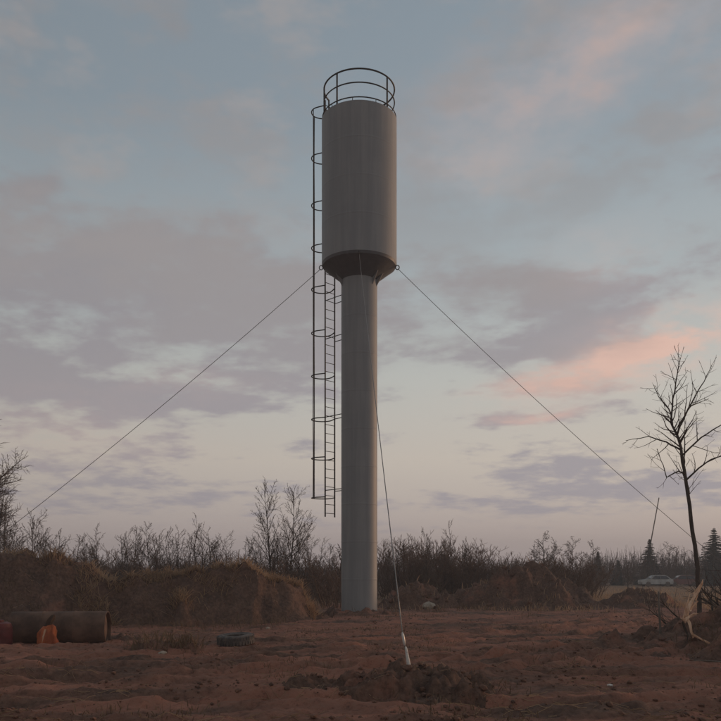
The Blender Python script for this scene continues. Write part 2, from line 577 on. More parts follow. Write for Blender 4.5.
def bank_h(x, y):
    """ridge of pushed-up earth along the left of the site"""
    px = [-30, -20, -15, -12.5, -10.5, -9.0, -7.6, -6.2, -4.6, -3.3, -2.3, -1.5]
    hh = [2.0, 2.15, 2.3, 2.5, 2.3, 1.75, 1.45, 1.75, 1.8, 1.6, 1.2, 0.1]
    yy = [24.5, 24.2, 24, 24.2, 24.8, 25.4, 26.0, 26.4, 26.8, 27.2, 27.8, 28.5]
    x = np.asarray(x, float); y = np.asarray(y, float)
    wob = fbm(x * 0.45, y * 0.45 + 30, 3)
    h = np.interp(x + 0.5 * wob, px, hh)
    yc = np.interp(x, px, yy) + 0.6 * fbm(x * 0.5 + 9, x * 0 + 2.2, 3)
    d = y - yc
    front = np.clip(1 + d / (np.interp(x, [-11, -9], [2.3, 1.25]) + 0.7 * fbm(x * 0.5, x * 0 + 5, 3)), 0, 1)
    back = np.clip(1 - d / 5.0, 0, 1)
    prof = np.where(d < 0, front ** 0.85, back * back * (3 - 2 * back))
    r = h * prof + np.minimum(prof * 3, 1) * (0.34 * fbm(x * .9, y * .9, 5, .55) + 0.10 * fbm(x * 3.3, y * 3.3, 4, .62) - .03)
    return r - 0.08 + 0.0 * d


def heap_fn(cx, cy, rx, ry, h, seed=0.0, p=1.0, lump=0.22, rot=0.0):
    c, s = math.cos(rot), math.sin(rot)

    def fn(x, y):
        x = np.asarray(x, float); y = np.asarray(y, float)
        u = ((x - cx) * c + (y - cy) * s) / rx; v = (-(x - cx) * s + (y - cy) * c) / ry
        k = 2.2 / max(rx, ry)
        u = u + 0.22 * fbm(x * k + seed, y * k, 3); v = v + 0.22 * fbm(x * k, y * k + seed + 8, 3)
        r = np.sqrt(u * u + v * v)
        b = np.clip(1 - r, 0, 1) ** p
        b = b * b * (3 - 2 * b) * 0.5 + b * 0.5
        n = lump * h * (fbm(x * 1.8 * k + seed, y * 1.8 * k, 4, .55) * 1.0 + 0.28 * fbm(x * 6 * k, y * 6 * k + seed, 3, .55))
        return h * b + n * np.minimum(b * 3, 1) - 0.06
    return fn


HEAPS = []


def make_heap(name, x0, x1, y0, y1, step, fn, mat, label, cat='soil heap', kind=None, group=None):
    o = grid_mesh(name, np.arange(x0, x1, step), np.arange(y0, y1, step),
                  lambda X, Y: ground_h(X, Y) + fn(X, Y), mat, keep=lambda X, Y: fn(X, Y) > -0.045)
    set_props(o, label, cat, group, kind)
    HEAPS.append(fn)
    return o


def surf(x, y):
    """height of the soil, heaps included"""
    x = np.atleast_1d(np.asarray(x, float)); y = np.atleast_1d(np.asarray(y, float))
    g = ground_h(x, y)
    e = np.zeros_like(g)
    for fn in HEAPS: e = np.maximum(e, fn(x, y))
    return g + e


def sz(x, y): return float(surf(x, y)[0])


bank = make_heap('earth_bank', -30, -1.0, 20.5, 33, 0.085, bank_h, M['bank_soil_shaded'],
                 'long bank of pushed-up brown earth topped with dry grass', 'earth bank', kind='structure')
front_heap = make_heap('soil_heap', -0.9, 2.5, 9.0, 12.8, 0.035, heap_fn(0.72, 10.75, 1.35, 1.15, 0.36, 3.0, .8, .4), M['dark_soil'],
                       'low heap of dark crumbly soil around the white anchor stake')
small_heap = make_heap('soil_heap', -1.4, 0.0, 10.4, 12.2, 0.035, heap_fn(-0.68, 11.3, .5, .5, 0.2, 5.0, .8, .3), M['dark_soil'],
                       'small lump of dark soil beside the larger staked heap')
right_heap = make_heap('soil_heap', 3.6, 13.5, 12, 22, 0.06, heap_fn(8.7, 17.2, 4.2, 3.8, 1.0, 11.0, 1.0, .3), M['dark_soil'],
                       'broad heap of dark soil under the splintered broken branch')
back_heap = make_heap('soil_heap', 3.5, 12.5, 34.5, 42.5, 0.12, heap_fn(7.9, 38.4, 4.2, 3.0, 2.0, 17.0, .9, .25), M['dark_soil'],
                      'tallest dark earth heap between the tower and the spruces')
back_heap2 = make_heap('soil_heap', .6, 5.2, 34.5, 40.5, 0.12, heap_fn(2.7, 37.4, 2.2, 2.0, 1.25, 23.0, .9, .25), M['dark_soil'],
                       'dark earth heap just behind the tower column')
field_heap = make_heap('soil_heap', 10.8, 16.2, 36, 41, 0.12, heap_fn(13.4, 38.3, 2.2, 1.9, 0.95, 29.0, .9, .2), M['dark_soil'],
                       'rounded brown earth heap on the dry field before the parked cars')
weed_heap = make_heap('soil_heap', -5.6, -2.8, 15.6, 18.2, 0.05, heap_fn(-4.2, 16.8, 1.05, .7, 0.26, 37.0, .8, .3), M['red_soil'],
                      'low clump of soil and dead weeds before the lying tyre')

collar = make_heap('soil_heap', -2.2, 2.1, 30, 34.6, 0.06, heap_fn(-0.1, 32.2, 1.9, 1.9, 0.26, 51.0, .8, .5), M['red_soil'],
                   'low collar of loose soil around the foot of the tower column')
pipe_berm = make_heap('soil_heap', -9.4, -5.2, 18.6, 20.6, 0.06, heap_fn(-7.2, 19.6, 2.0, .8, 0.42, 57.0, .8, .4), M['dark_soil'],
                      'low ridge of loose soil pushed up behind the rusty pipe')

# ------------------------------------------------------------------ water tower
TX, TY = -0.05, 32.3
R_T, R_C = 1.51, 0.725
Z0, Z1 = 14.1, 19.87
tower = empty('water_tower', (TX, TY, gz(TX, TY)))
set_props(tower, 'tall grey steel water tower, cylindrical tank on a slimmer column', 'water tower')


def ring_seams(r, zs, base):
    prof = []
    return prof


def shell(r, z0, z1, seams):
    prof = [(r, z0)]
    for s in seams:
        prof += [(r, s - 0.06), (r, s - 0.022), (r + 0.003, s - 0.010), (r + 0.003, s + 0.010), (r, s + 0.022), (r, s + 0.06)]
    prof.append((r, z1))
    return prof


lathe('column', shell(R_C, -0.3, 13.5, [1.5 * k + 1.4 for k in range(8)]), M['tower'], tower)
lathe('tank', shell(R_T, Z0, Z1, [Z0 + 1.47, Z0 + 2.94, Z0 + 4.41]), M['tower'], tower, 128)
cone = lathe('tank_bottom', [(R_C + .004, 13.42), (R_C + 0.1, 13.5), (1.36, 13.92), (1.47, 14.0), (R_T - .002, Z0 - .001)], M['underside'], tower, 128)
lathe('roof', [(R_T - .004, Z1 + .001), (R_T - 0.05, Z1 + 0.012), (0.5, Z1 + 0.26), (0.42, Z1 + .28)], M['tower'], tower, 96)
lathe('hatch', [(0.36, Z1 + .281), (0.36, Z1 + 0.42), (0.30, Z1 + 0.46)], M['tower'], tower, 32)
lathe('base_flange', [(R_C + .09, -0.2), (R_C + .09, 0.035), (R_C + .012, 0.05)], M['steel'], tower, 64)
for k in range(8):
    a = math.radians(k * 45 + 22)
    o = pydata('base_gusset', [(0, -.012, 0.04), (.08, -.012, 0.04), (.01, -.012, .2), (0, .012, 0.04), (.08, .012, 0.04), (.01, .012, .2), (-.02, -.012, .2), (-.02, .012, .2)],
               [(0, 1, 2, 6), (5, 4, 3, 7), (0, 3, 4, 1), (1, 4, 5, 2), (2, 5, 7, 6), (6, 7, 3, 0)], M['tower'], tower)
    o.location = ((R_C + .003) * math.cos(a), (R_C + .003) * math.sin(a), 0); o.rotation_euler = (0, 0, a)
# triangular stiffeners between the cone and the column
for k, dg in enumerate((-18, -42, 50, 110, 200)):
    a = math.radians(dg)
    o = pydata('stiffener', [(0.0, -.015, 13.12), (0.0, -.015, 13.60), (.30, -.015, 13.66), (.24, -.015, 13.55),
                             (0.0, .015, 13.12), (0.0, .015, 13.60), (.30, .015, 13.66), (.24, .015, 13.55)],
               [(3, 2, 1, 0), (4, 5, 6, 7), (0, 1, 5, 4), (1, 2, 6, 5), (2, 3, 7, 6), (3, 0, 4, 7)], M['tower'], tower)
    o.location = ((R_C - .01) * math.cos(a), (R_C - .01) * math.sin(a), 0); o.rotation_euler = (0, 0, a)


def circ_pts(r, z, a0, a1, n):
    return [Vector((r * math.cos(a0 + (a1 - a0) * k / n), r * math.sin(a0 + (a1 - a0) * k / n), z)) for k in range(n + 1)]


# railing on the roof: open where the ladder comes up (ladder stands at 135 degrees)
g0, g1 = math.radians(135 + 17), math.radians(135 - 17 + 360)
RR = 1.42
tube_obj('rail', circ_pts(RR + .06, 20.0, 0, 2 * math.pi, 64), 0.022, M['steel'], tower, 6)
tube_obj('rail', circ_pts(RR, 20.6, g0, g1, 56), 0.026, M['steel'], tower, 6)
tube_obj('rail', circ_pts(RR, 21.13, g0, g1, 56), 0.032, M['steel'], tower, 6)
for dg in (-90 - 37.5, -90 + 50.5, 42, 118, 152, 188):
    a = math.radians(dg)
    p = Vector((RR * math.cos(a), RR * math.sin(a), 0))
    tube_obj('railing_post', [p + Vector((0, 0, Z1 - .05)), p + Vector((0, 0, 20.5)), p + Vector((0, 0, 21.14))], 0.034, M['steel'], tower, 6)
for k in range(10):
    a = math.radians(36 * k + 8)
    p = Vector(((RR + .06) * math.cos(a), (RR + .06) * math.sin(a), 0))
    tube_obj('rail_foot', [p + Vector((0, 0, Z1 - .02)), p + Vector((0, 0, 20.0))], 0.014, M['steel'], tower, 5)

# ladder with safety cage, standing off the tank on the far left side
U = Vector((-.7071, .7071, 0)); T = Vector((.7071, .7071, 0)); ZV = Vector((0, 0, 1))
LR, LH = 1.74, 0.27
LZ0, LZ1 = 4.0, 21.35
pa, pb = U * LR - T * LH, U * LR + T * LH
v, f = tubes([([pa + ZV * LZ0, pa + ZV * 12, pa + ZV * LZ1], [.031] * 3), ([pb + ZV * LZ0, pb + ZV * 12, pb + ZV * LZ1], [.031] * 3)], 6)
ladder = pydata('ladder', v, f, M['steel'], tower, True)
rv, rf = tubes([([-T * LH, T * LH], [.014, .014])], 5)
rung_me = bpy.data.meshes.new('rung'); rung_me.from_pydata([tuple(q) for q in rv], [], rf); rung_me.materials.append(M['steel'])
z = LZ0 + 0.15
while z < LZ1 - .1:
    o = bpy.data.objects.new('rung', rung_me); COL.objects.link(o); o.parent = ladder
    o.location = U * LR + ZV * z
    z += 0.37
for zb in (5.1, 8.15, 11.4, 13.0):
    for s, p in ((-1, pa), (1, pb)):
        tube_obj('bracket', [p + ZV * zb, p - U * (LR - 0.62) + ZV * zb], 0.018, M['steel'], ladder, 6)
for zb in (14.9, 17.3, 19.6):
    for s, p in ((-1, pa), (1, pb)):
        tube_obj('bracket', [p + ZV * zb, p - U * (LR - 1.45) + ZV * zb], 0.018, M['steel'], ladder, 6)
CO, CR = 0.50, 0.44
cen = U * (LR + CO)


def cage_pt(ang, z):
    return cen + U * (CR * math.cos(ang)) + T * (CR * math.sin(ang)) + ZV * z


hoops = [4.83, 6.5, 8.15, 9.98, 11.8, 13.65, 15.4, 17.2, 19.2, 21.15]
sl = []
for ang in (-1.45, -0.1, 1.05):
    wv = [random.Random(int(ang * 100) + k).uniform(-.012, .012) for k in range(len(hoops))]
    sl.append(([cage_pt(ang, hz) + U * wv[k] for k, hz in enumerate(hoops)], [.022] * len(hoops)))
v, f = tubes(sl, 5)
cage = pydata('safety_cage', v, f, M['steel'], tower, True)
for k, hz in enumerate(hoops):
    pts = [pa + ZV * hz] + [cage_pt(-2.0 + 4.0 * q / 16, hz) for q in range(17)] + [pb + ZV * hz]
    tube_obj('hoop', pts, 0.024, M['steel'], cage, 5)

# lugs on the tank rim for the guy wires
LUG = {'front': -90, 'left': 182, 'right': -3}
lug_pos = {}
for k, dg in LUG.items():
    a = math.radians(dg)
    dv = Vector((math.cos(a), math.sin(a), 0))
    p = dv * (R_T + .03) + ZV * 14.02
    ri = [p + dv * (.075 * math.cos(2 * math.pi * q / 14)) + ZV * (.085 * math.sin(2 * math.pi * q / 14) - .06) for q in range(15)]
    tube_obj('lug', ri, 0.02, M['steel'], tower, 6)
    lug_pos[k] = p + ZV * -.13 + Vector((TX, TY, 0)) + dv * .02

# ------------------------------------------------------------------ guy wires and anchors


def wire(name, a, b, sag, r, label, n=24):
    pts = []
    for k in range(n + 1):
        u = k / n
        p = a.lerp(b, u); p.z -= sag * 4 * u * (1 - u)
        pts.append(p)
    e = empty(name, b)
    set_props(e, label, 'guy wire', 'guy wires bracing the tower')
    tube_obj('cable', [p - b for p in pts], r, M['cable'], e, 5)
    return e


SD = 10.95
fa = at(402.3, 632, SD)
gf = wire('guy_wire', lug_pos['front'], fa, 0.10, 0.009, 'thin guy wire from tank front down to the white stake')
lb = Vector((-19.3, 34.0, gz(-19.3, 34.0) + .3))
rb = Vector((18.5, 36.0, gz(18.5, 36) + .3))
gl = wire('guy_wire', lug_pos['left'], lb, 0.35, 0.0115, 'guy wire running past the ladder to the earth bank side')
gr = wire('guy_wire', lug_pos['right'], rb, 0.35, 0.011, 'guy wire running towards the slender bare tree')
for e, p, dv in ((gl, lb, Vector((-1, 0.1, -1))), (gr, rb, Vector((1, .15, -1)))):
    dv.normalize()
    tube_obj('turnbuckle', [Vector((0, 0, 0)), dv * .1, dv * .3, dv * .45], [.012, .03, .03, .012], M['bright'], e, 8)
tb = at(404.6, 645.5, SD)
dv = tb - fa
tube_obj('turnbuckle', [Vector((0, 0, 0)), dv * .06, dv * .2, dv * .8, dv * .95, dv * 1.02], [.006, .012, .019, .019, .012, .006], M['bright'], gf, 10)
for q in (-1, 1):
    tube_obj('hook', [dv * 1.0, dv * 1.06 + Vector((.012 * q, 0, 0)), dv * 1.16 + Vector((.010 * q, 0, 0)), dv * 1.2], .005, M['cable'], gf, 6)
for p, base in ((lb, Vector((-19.75, 34.05, 0))), (rb, Vector((19.0, 36.1, 0)))):
    e = tube_obj('anchor_stake', [Vector((0, 0, -.4)), Vector((0, 0, .3)), Vector((0, 0, .42))], [.04, .04, .03], M['white'], None, 8)
    e.location = (p.x + (base.x - p.x) * .7, p.y, gz(p.x, p.y) - .1); 
    set_props(e, 'short white anchor stake at the foot of a side guy wire', 'stake', 'guy wire anchors')
s0, s1 = at(410.5, 676, SD), at(405.6, 646, SD)
ax = (s1 - s0)
stake = tube_obj('anchor_stake', [ax * -.9, ax * 0, ax * .25, ax * .6, ax * .93, ax * 1.0], [.016, .026, .03, .024, .017, .006], M['white'], None, 9)
stake.location = s0
set_props(stake, 'leaning chipped white stake driven into the dark soil heap', 'stake', 'guy wire anchors')

# ------------------------------------------------------------------ trees


def grow_tree(rng, H, r0, lean=0.05, first=0.25, nb=14, spread=0.75, twig=1.0, up=0.35, stem_pts=None, rmin=0.006, lv3=True):
    trunk = []; crown = []

    def wander(p, d, L, n, amt, upb):
        pts = [p.copy()]
        d = d.normalized()
        for k in range(n):
            d = (d + Vector((rng.uniform(-1, 1), rng.uniform(-1, 1), rng.uniform(-1, 1))) * amt + Vector((0, 0, upb))).normalized()
            pts.append(pts[-1] + d * (L / n))
        return pts

    def along(pts, u):
        i = min(int(u * (len(pts) - 1)), len(pts) - 2)
        q = u * (len(pts) - 1) - i
        return pts[i].lerp(pts[i + 1], q), (pts[i + 1] - pts[i]).normalized()

    def sub(pts, rads, level, L, count, lo):
        for k in range(count):
            u = lo + (1 - lo) * (k + rng.random()) / count
            p, d = along(pts, u)
            i = min(int(u * (len(pts) - 1)), len(pts) - 2)
            rr = rads[i] * 0.6
            ax = d.orthogonal().normalized()
            ax = Matrix.Rotation(rng.uniform(0, 2 * math.pi), 3, d) @ ax
            nd = (d * (1 - spread * .55) + ax * spread * rng.uniform(.7, 1.15)).normalized()
            l = L * rng.uniform(.5, 1.1) * (1.05 - 0.65 * u)
            if level == 1:
                n = 6
                q = wander(p, nd, l, n, .17, up * .30)
                rs = [max(rmin * 1.4, min(rr, r0 * .42) * (1 - .85 * s / n)) for s in range(n + 1)]
                trunk.append((q, rs))
                sub(q, rs, 2, l * .55, max(4, int(l * 4.2 * twig)), .12)
            elif level == 2:
                n = 4
                q = wander(p, nd, l, n, .2, up * .22)
                rs = [max(rmin, min(rr, .022) * (1 - .7 * s / n)) for s in range(n + 1)]
                crown.append((q, rs))
                if lv3: sub(q, rs, 3, l * .6, max(2, int(l * 5.0 * twig)), .1)
            else:
                q = wander(p, nd, l, 2, .25, up * .2)
                crown.append((q, [rmin, rmin * .9, rmin * .5]))

    if stem_pts is None:
        n = 11
        d = Vector((rng.uniform(-lean, lean), rng.uniform(-lean, lean), 1))
        pts = wander(Vector((0, 0, -.15)), d, H, n, .07, .12)
        stems = [(pts, [max(rmin, r0 * (1 - .93 * k / n)) for k in range(n + 1)])]
    else:
        stems = stem_pts
    for si, (pts, rs) in enumerate(stems):
        trunk.append((pts, rs))
        LL = sum((pts[k + 1] - pts[k]).length for k in range(len(pts) - 1))
        if stem_pts is None:
            sub(pts, rs, 1, H * .42, nb, first)
        else:
            sub(pts, rs, 2, min(LL * .6, 1.5), max(5, int(LL * 5.5 * twig)), first if si == 0 else .15)
    return trunk, crown


def make_tree(name, trunk, crown, label, cat, group=None, ts=6, cs=3, tm='bark', cm='twig'):
    e = empty(name, (0, 0, 0))
    v, f = tubes(trunk, ts); pydata('trunk', v, f, M[tm], e, True)
    v, f = tubes(crown, cs); pydata('crown', v, f, M[cm], e, True)
    set_props(e, label, cat, group)
    return e


def grow_shrub(rng, H, W, n=16, twig=1.0, rmin=.008):
    stems = []; tw = []
    for k in range(n):
        a = rng.uniform(0, 2 * math.pi); q = rng.random() ** .6
        p = Vector((math.cos(a) * q * W * .35, math.sin(a) * q * W * .35, -.1))
        d = Vector((math.cos(a) * q * .55 + rng.uniform(-.2, .2), math.sin(a) * q * .55 + rng.uniform(-.2, .2), 1)).normalized()
        L = H * rng.uniform(.6, 1.05); pts = [p]
        for s in range(6):
            d = (d + Vector((rng.uniform(-1, 1), rng.uniform(-1, 1), rng.uniform(-.4, .6))) * .16).normalized()
            pts.append(pts[-1] + d * L / 6)
        stems.append((pts, [max(rmin, .024 * (1 - .8 * s / 6)) for s in range(7)]))
        for j in range(int(9 * twig)):
            u = rng.uniform(.15, 1) * 5.99; i = int(u)
            b = pts[i].lerp(pts[i + 1], u - i)
            nd = (d * .5 + Vector((rng.uniform(-1, 1), rng.uniform(-1, 1), rng.uniform(-.1, .8))).normalized()).normalized()
            l = rng.uniform(.35, .9) * H * .28
            m1 = b + nd * l * .5; nd2 = (nd + Vector((rng.uniform(-1, 1), rng.uniform(-1, 1), rng.uniform(-.2, .9))) * .4).normalized()
            tw.append(([b, m1, m1 + nd2 * l * .5], [rmin, rmin, rmin * .6]))
            for g in range(2):
                e = (nd + Vector((rng.uniform(-1, 1), rng.uniform(-1, 1), rng.uniform(-.3, 1)))).normalized()
                tw.append(([m1, m1 + e * l * .45], [rmin * .8, rmin * .6]))
    return stems, tw


rng = random.Random(11)
used_protos = set()


def place(proto, kids, px, d, h_scale, label, group, rz=None, wide=1.0, first=[set()]):
    x = (px - CX) / F * d
    z = sz(x, d) - .05
    rz = rng.uniform(0, 6.28) if rz is None else rz
    s = (h_scale * wide, h_scale * wide, h_scale)
    tx_, ty_ = rng.gauss(0, .07), rng.gauss(0, .07)
    if proto.name not in used_protos:
        used_protos.add(proto.name)
        o = proto; o.location = (x, d, z); o.rotation_euler = (0, 0, rz); o.scale = s
    else:
        o = copy_thing(proto, kids, (x, d, z), rz, s)
    o.rotation_euler = (tx_, ty_, rz)
    o['label'] = label; o['group'] = group
    return o


# prototypes, 5 m tall saplings
protos = []
for k in range(6):
    r = random.Random(100 + k)
    tr, cr = grow_tree(r, 5.0, .05 + .012 * (k % 3), .10, .15 + .06 * (k % 3), 17 + 4 * (k % 2), .66 + .12 * (k % 3), 1.7, .42, rmin=.0075)
    p = make_tree('bare_tree', tr, cr, 'x', 'bare tree')
    protos.append((p, tree_children(p)))
shrubs = []
for k in range(4):
    r = random.Random(200 + k)
    st, tw = grow_shrub(r, 2.6, 2.4, 20, 1.6, .008)
    p = make_tree('bare_shrub', st, tw, 'x', 'shrub', ts=4, tm='shrub', cm='shrub')
    for c in tree_children(p):
        if c.name.startswith('trunk'): c.name = 'stems'
        else: c.name = 'twigs'
    shrubs.append((p, tree_children(p)))

# row of saplings on the far side of the earth bank
L1 = ('bare leafless sapling in the row on the far side of the earth bank', 'saplings behind the earth bank')
for k, px in enumerate([-8 + 5.6 * q for q in range(44)]):
    d = rng.uniform(40, 54)
    top = np.interp(px, [0, 20, 50, 90, 130, 180, 210, 235], [508, 522, 535, 545, 528, 526, 535, 545]) + rng.uniform(-12, 16)
    h = EYE + (HY - top) / F * d
    place(*protos[(k * 5 + k // 6) % 6], px + rng.uniform(-2, 2), d, h / 5.0, *L1, wide=rng.uniform(.8, 1.15))
# shrubs between the saplings
S1 = ('brown bare shrub growing between the saplings behind the earth bank', 'shrubs behind the earth bank')
for k in range(24):
    px = -5 + k * 11 + rng.uniform(-4, 4); d = rng.uniform(38, 58)
    place(*shrubs[k % 4], px, d, rng.uniform(.85, 1.25), *S1)
# thicket left of the column
L2 = ('thin bare sapling in the thicket behind the grassy end of the bank', 'saplings in the thicket by the ladder')
for k, (px, top) in enumerate([(241, 540), (249, 534), (256, 538), (262, 532), (283, 530), (298, 522), (305, 532), (313, 528), (320, 536), (328, 540), (334, 546)]):
    d = rng.uniform(42, 52)
    place(*protos[(k + 2) % 6], px, d, (EYE + (HY - top) / F * d) / 5.3, *L2)
S2 = ('brown bare shrub in the thicket behind the grassy end of the bank', 'shrubs in the thicket by the ladder')
for k in range(15):
    px = 240 + k * 7 + rng.uniform(-4, 4); d = rng.uniform(37, 52)
    place(*shrubs[(k + 1) % 4], px, d, rng.uniform(.85, 1.15), *S2)
# right of the column
S3 = ('brown bare shrub in the scrub between the tower column and the spruces', 'shrubs right of the tower')
for k in range(34):
    px = 380 + k * 6.4 + rng.uniform(-4, 4); d = rng.uniform(46, 62)
    top = np.interp(px, [380, 410, 450, 480, 510, 560, 600], [548, 538, 540, 548, 557, 554, 562]) + rng.uniform(-3, 6)
    place(*shrubs[k % 4], px, d, (EYE + (HY - top) / F * d) / 2.55, *S3, wide=.95)
L3 = ('thin bare sapling in the scrub between the tower column and the spruces', 'saplings right of the tower')
for k, (px, top) in enumerate([(391, 540), (402, 538), (431, 524), (453, 519), (444, 535), (462, 536), (473, 545)]):
    d = rng.uniform(46, 54)
    place(*protos[(k + 1) % 6], px, d, (EYE + (HY - top) / F * d) / 5.3, *L3, wide=.8)
# rounded far trees on the right
far_protos = []
for k in range(3):
    r = random.Random(300 + k)
    tr, cr = grow_tree(r, 5.0, .09, .06, .16, 26, 1.0, 1.9, .28, rmin=.012)
    p = make_tree('bare_tree', tr, cr, 'x', 'bare tree')
    far_protos.append((p, tree_children(p)))
L4 = ('round-crowned bare tree rising over the far brown scrub', 'far round-crowned bare trees')
for k, (px, top) in enumerate([(547, 531), (556, 538), (573, 537), (590, 540), (538, 545), (600, 556), (628, 556)]):
    d = rng.uniform(82, 96)
    place(*far_protos[k % 3], px, d, (EYE + (HY - top) / F * d) / 5.2, *L4)
L5 = ('small grey bare tree near the spruces and parked cars', 'grey bare trees by the spruces')
for k, (px, top) in enumerate([(612, 560), (635, 552), (640, 556), (664, 547), (670, 542), (677, 546), (684, 548), (690, 550), (702, 545), (664, 556), (720, 540)]):
    d = rng.uniform(110, 128)
    place(*far_protos[(k + 1) % 3], px, d, (EYE + (HY - top) / F * d) / 5.2, *L5)

# two taller thin trees left of the column
for k, (px, top, lab) in enumerate([(273, 492, 'taller thin bare tree with dark stem rising from the thicket'), (290, 495, 'slightly leaning thin bare tree beside the taller one in the thicket')]):
    r = random.Random(410 + k); d = 46.0
    H = EYE + (HY - top) / F * d
    tr, cr = grow_tree(r, H * 1.05, .075, .05, .2, 30, .66, 1.5, .45, rmin=.0075)
    e = make_tree('bare_tree', tr, cr, lab, 'bare tree', 'thin trees in the thicket')
    e.location = ((px - CX) / F * d, d, sz((px - CX) / F * d, d) - .1)
# small stout tree by the column
r = random.Random(431); d = 44.0
tr, cr = grow_tree(r, 3.7, .13, .05, .45, 14, .8, 1.5, .3, rmin=.008)
e = make_tree('bare_tree', tr, cr, 'stout dark bare tree standing beside the lower tower column', 'bare tree')
e.location = ((338 - CX) / F * d, d, -.1)
# big tree at the edge of the bank
r = random.Random(444); d = 40.0
tr, cr = grow_tree(r, 11.0, .15, .03, .22, 34, .75, 1.8, .35, rmin=.009)
e = make_tree('bare_tree', tr, cr, 'large dense-twigged bare tree behind the high end of the earth bank', 'bare tree')
e.location = ((-16 - CX) / F * d, d, sz((-16 - CX) / F * d, d) - .1)

# slender bare tree on the right, its stems laid out one by one
D = 24.0


def stem(pts, r0, r1, seed):
    rr = random.Random(seed)
    P = []
    for i, (px, py, dy) in enumerate(pts):
        P.append(at(px, py, D) + Vector((0, dy, 0)))
    fine = []
    for i in range(len(P) - 1):
        for q in range(3):
            u = q / 3
            a, b = P[max(i - 1, 0)], P[min(i + 2, len(P) - 1)]
            p = P[i].lerp(P[i + 1], u)
            tg = (P[i + 1] - P[i]).length
            p += Vector((rr.uniform(-1, 1), rr.uniform(-1, 1), rr.uniform(-1, 1))) * tg * .022
            fine.append(p)
    fine.append(P[-1])
    n = len(fine)
    return fine, [r0 + (r1 - r0) * k / (n - 1) for k in range(n)]


stems = [
    stem([(701, 634, 0), (698.5, 580, 0), (694, 545, 0), (690, 505, 0), (684, 470, 0), (681, 448, 0), (677, 434, 0), (672, 422, .1), (676, 398, .2), (680, 372, .2), (683, 356, .2)], .078, .010, 1),
    stem([(677, 434, 0), (683, 415, -.2), (689, 400, -.4), (697, 385, -.5), (703, 370, -.6)], .034, .008, 2),
    stem([(686, 474, 0), (676, 472, -.2), (667, 476, -.4), (659, 480, -.6), (654, 468, -.7), (647, 453, -.8)], .026, .008, 3),
    stem([(685.3, 481, 0), (696, 469, -.2), (706, 461, -.3), (719, 457, -.4), (732, 450, -.6)], .03, .008, 4),
    stem([(684, 466, 0), (690, 452, .4), (694, 432, .7), (697, 412, .9)], .028, .007, 5),
    stem([(681, 450, 0), (671, 440, .4), (658, 432, .8), (639, 434, 1.2)], .03, .008, 6),
    stem([(683, 455, 0), (694, 440, -.5), (706, 432, -.9), (722, 420, -1.3)], .028, .008, 7),
    stem([(673, 424, 0), (675, 405, .5), (670, 390, .9), (667, 376, 1.1)], .025, .007, 8),
    stem([(686, 408, -.3), (700, 402, .2), (716, 395, .5)], .02, .007, 9),
    stem([(689.5, 500, 0), (693, 488, .3), (693, 474, .7), (690, 458, .9)], .022, .007, 10)]
r = random.Random(555)
tr, cr = grow_tree(r, 8, .1, stem_pts=stems, first=.5, twig=.72, spread=.75, up=.4, rmin=.005)
slim = make_tree('bare_tree', [(p, q) for p, q in tr], cr, 'slender crooked bare tree standing alone beside the splintered branch', 'bare tree', ts=8, cs=4)

# spruces
def make_spruce(seed, H, W, label):
    r = random.Random(seed)
    e = empty('spruce_tree', (0, 0, 0))
    tube = tubes([([Vector((0, 0, -.2)), Vector((0, 0, H * .5)), Vector((0, 0, H))], [.14, .08, .01])], 7)
    pydata('trunk', tube[0], tube[1], M['bark'], e, True)
    V = []; Fc = []
    z = H * .04
    while z < H * .985:
        u = z / H
        L0 = W * .5 * (1 - u) ** .9 * r.uniform(.7, 1.2) + .08
        nb = int(7 + 8 * (1 - u))
        for k in range(nb):
            a = 2 * math.pi * (k + r.random() * .8) / nb
            L = L0 * r.uniform(.55, 1.2)
            dr = Vector((math.cos(a), math.sin(a), 0)); sd_ = Vector((-math.sin(a), math.cos(a), 0))
            n = max(5, int(L * 9))
            for j in range(n):
                t = (j + r.random()) / n
                c = dr * (L * t) + ZV * (z - .28 * L * t * (1 - .35 * t) + r.uniform(-.04, .04))
                for s in (-1, 1):
                    w = (.44 * (1 - .5 * t)) * (.2 + .8 * min(1, L * .8)) * r.uniform(.7, 1.2)
                    tip = c + sd_ * s * w + dr * w * .6 - ZV * w * r.uniform(.1, .55)
                    b = len(V)
                    V += [c + dr * .05 + ZV * .03, c - dr * .05 - ZV * .02, tip, c + ZV * .07 + sd_ * s * w * .5]
                    Fc += [(b, b + 1, b + 2), (b, b + 2, b + 3)]
        z += max(.10, H * .027 * r.uniform(.6, 1.4))
    pydata('crown', V, Fc, M['spruce'], e)
    set_props(e, label, 'spruce', 'spruces by the parked cars')
    return e


d = 113.0
s1 = make_spruce(1, EYE + (HY - 539) / F * d, 4.9, 'dark pointed spruce standing behind the parked white car')
s1.location = ((649.5 - CX) / F * d, d, 0)
d = 110.0
s2 = make_spruce(2, EYE + (HY - 527) / F * d, 7.0, 'larger dark spruce standing beyond the slender bare tree')
s2.location = ((714 - CX) / F * d, d, 0)
d = 112.0
for px, top in ((598, 551), (618, 560)):
    s = make_spruce(px, EYE + (HY - top) / F * d, 2.4, 'small far dark spruce at the edge of the brown scrub')
    s.location = ((px - CX) / F * d, d, 0)

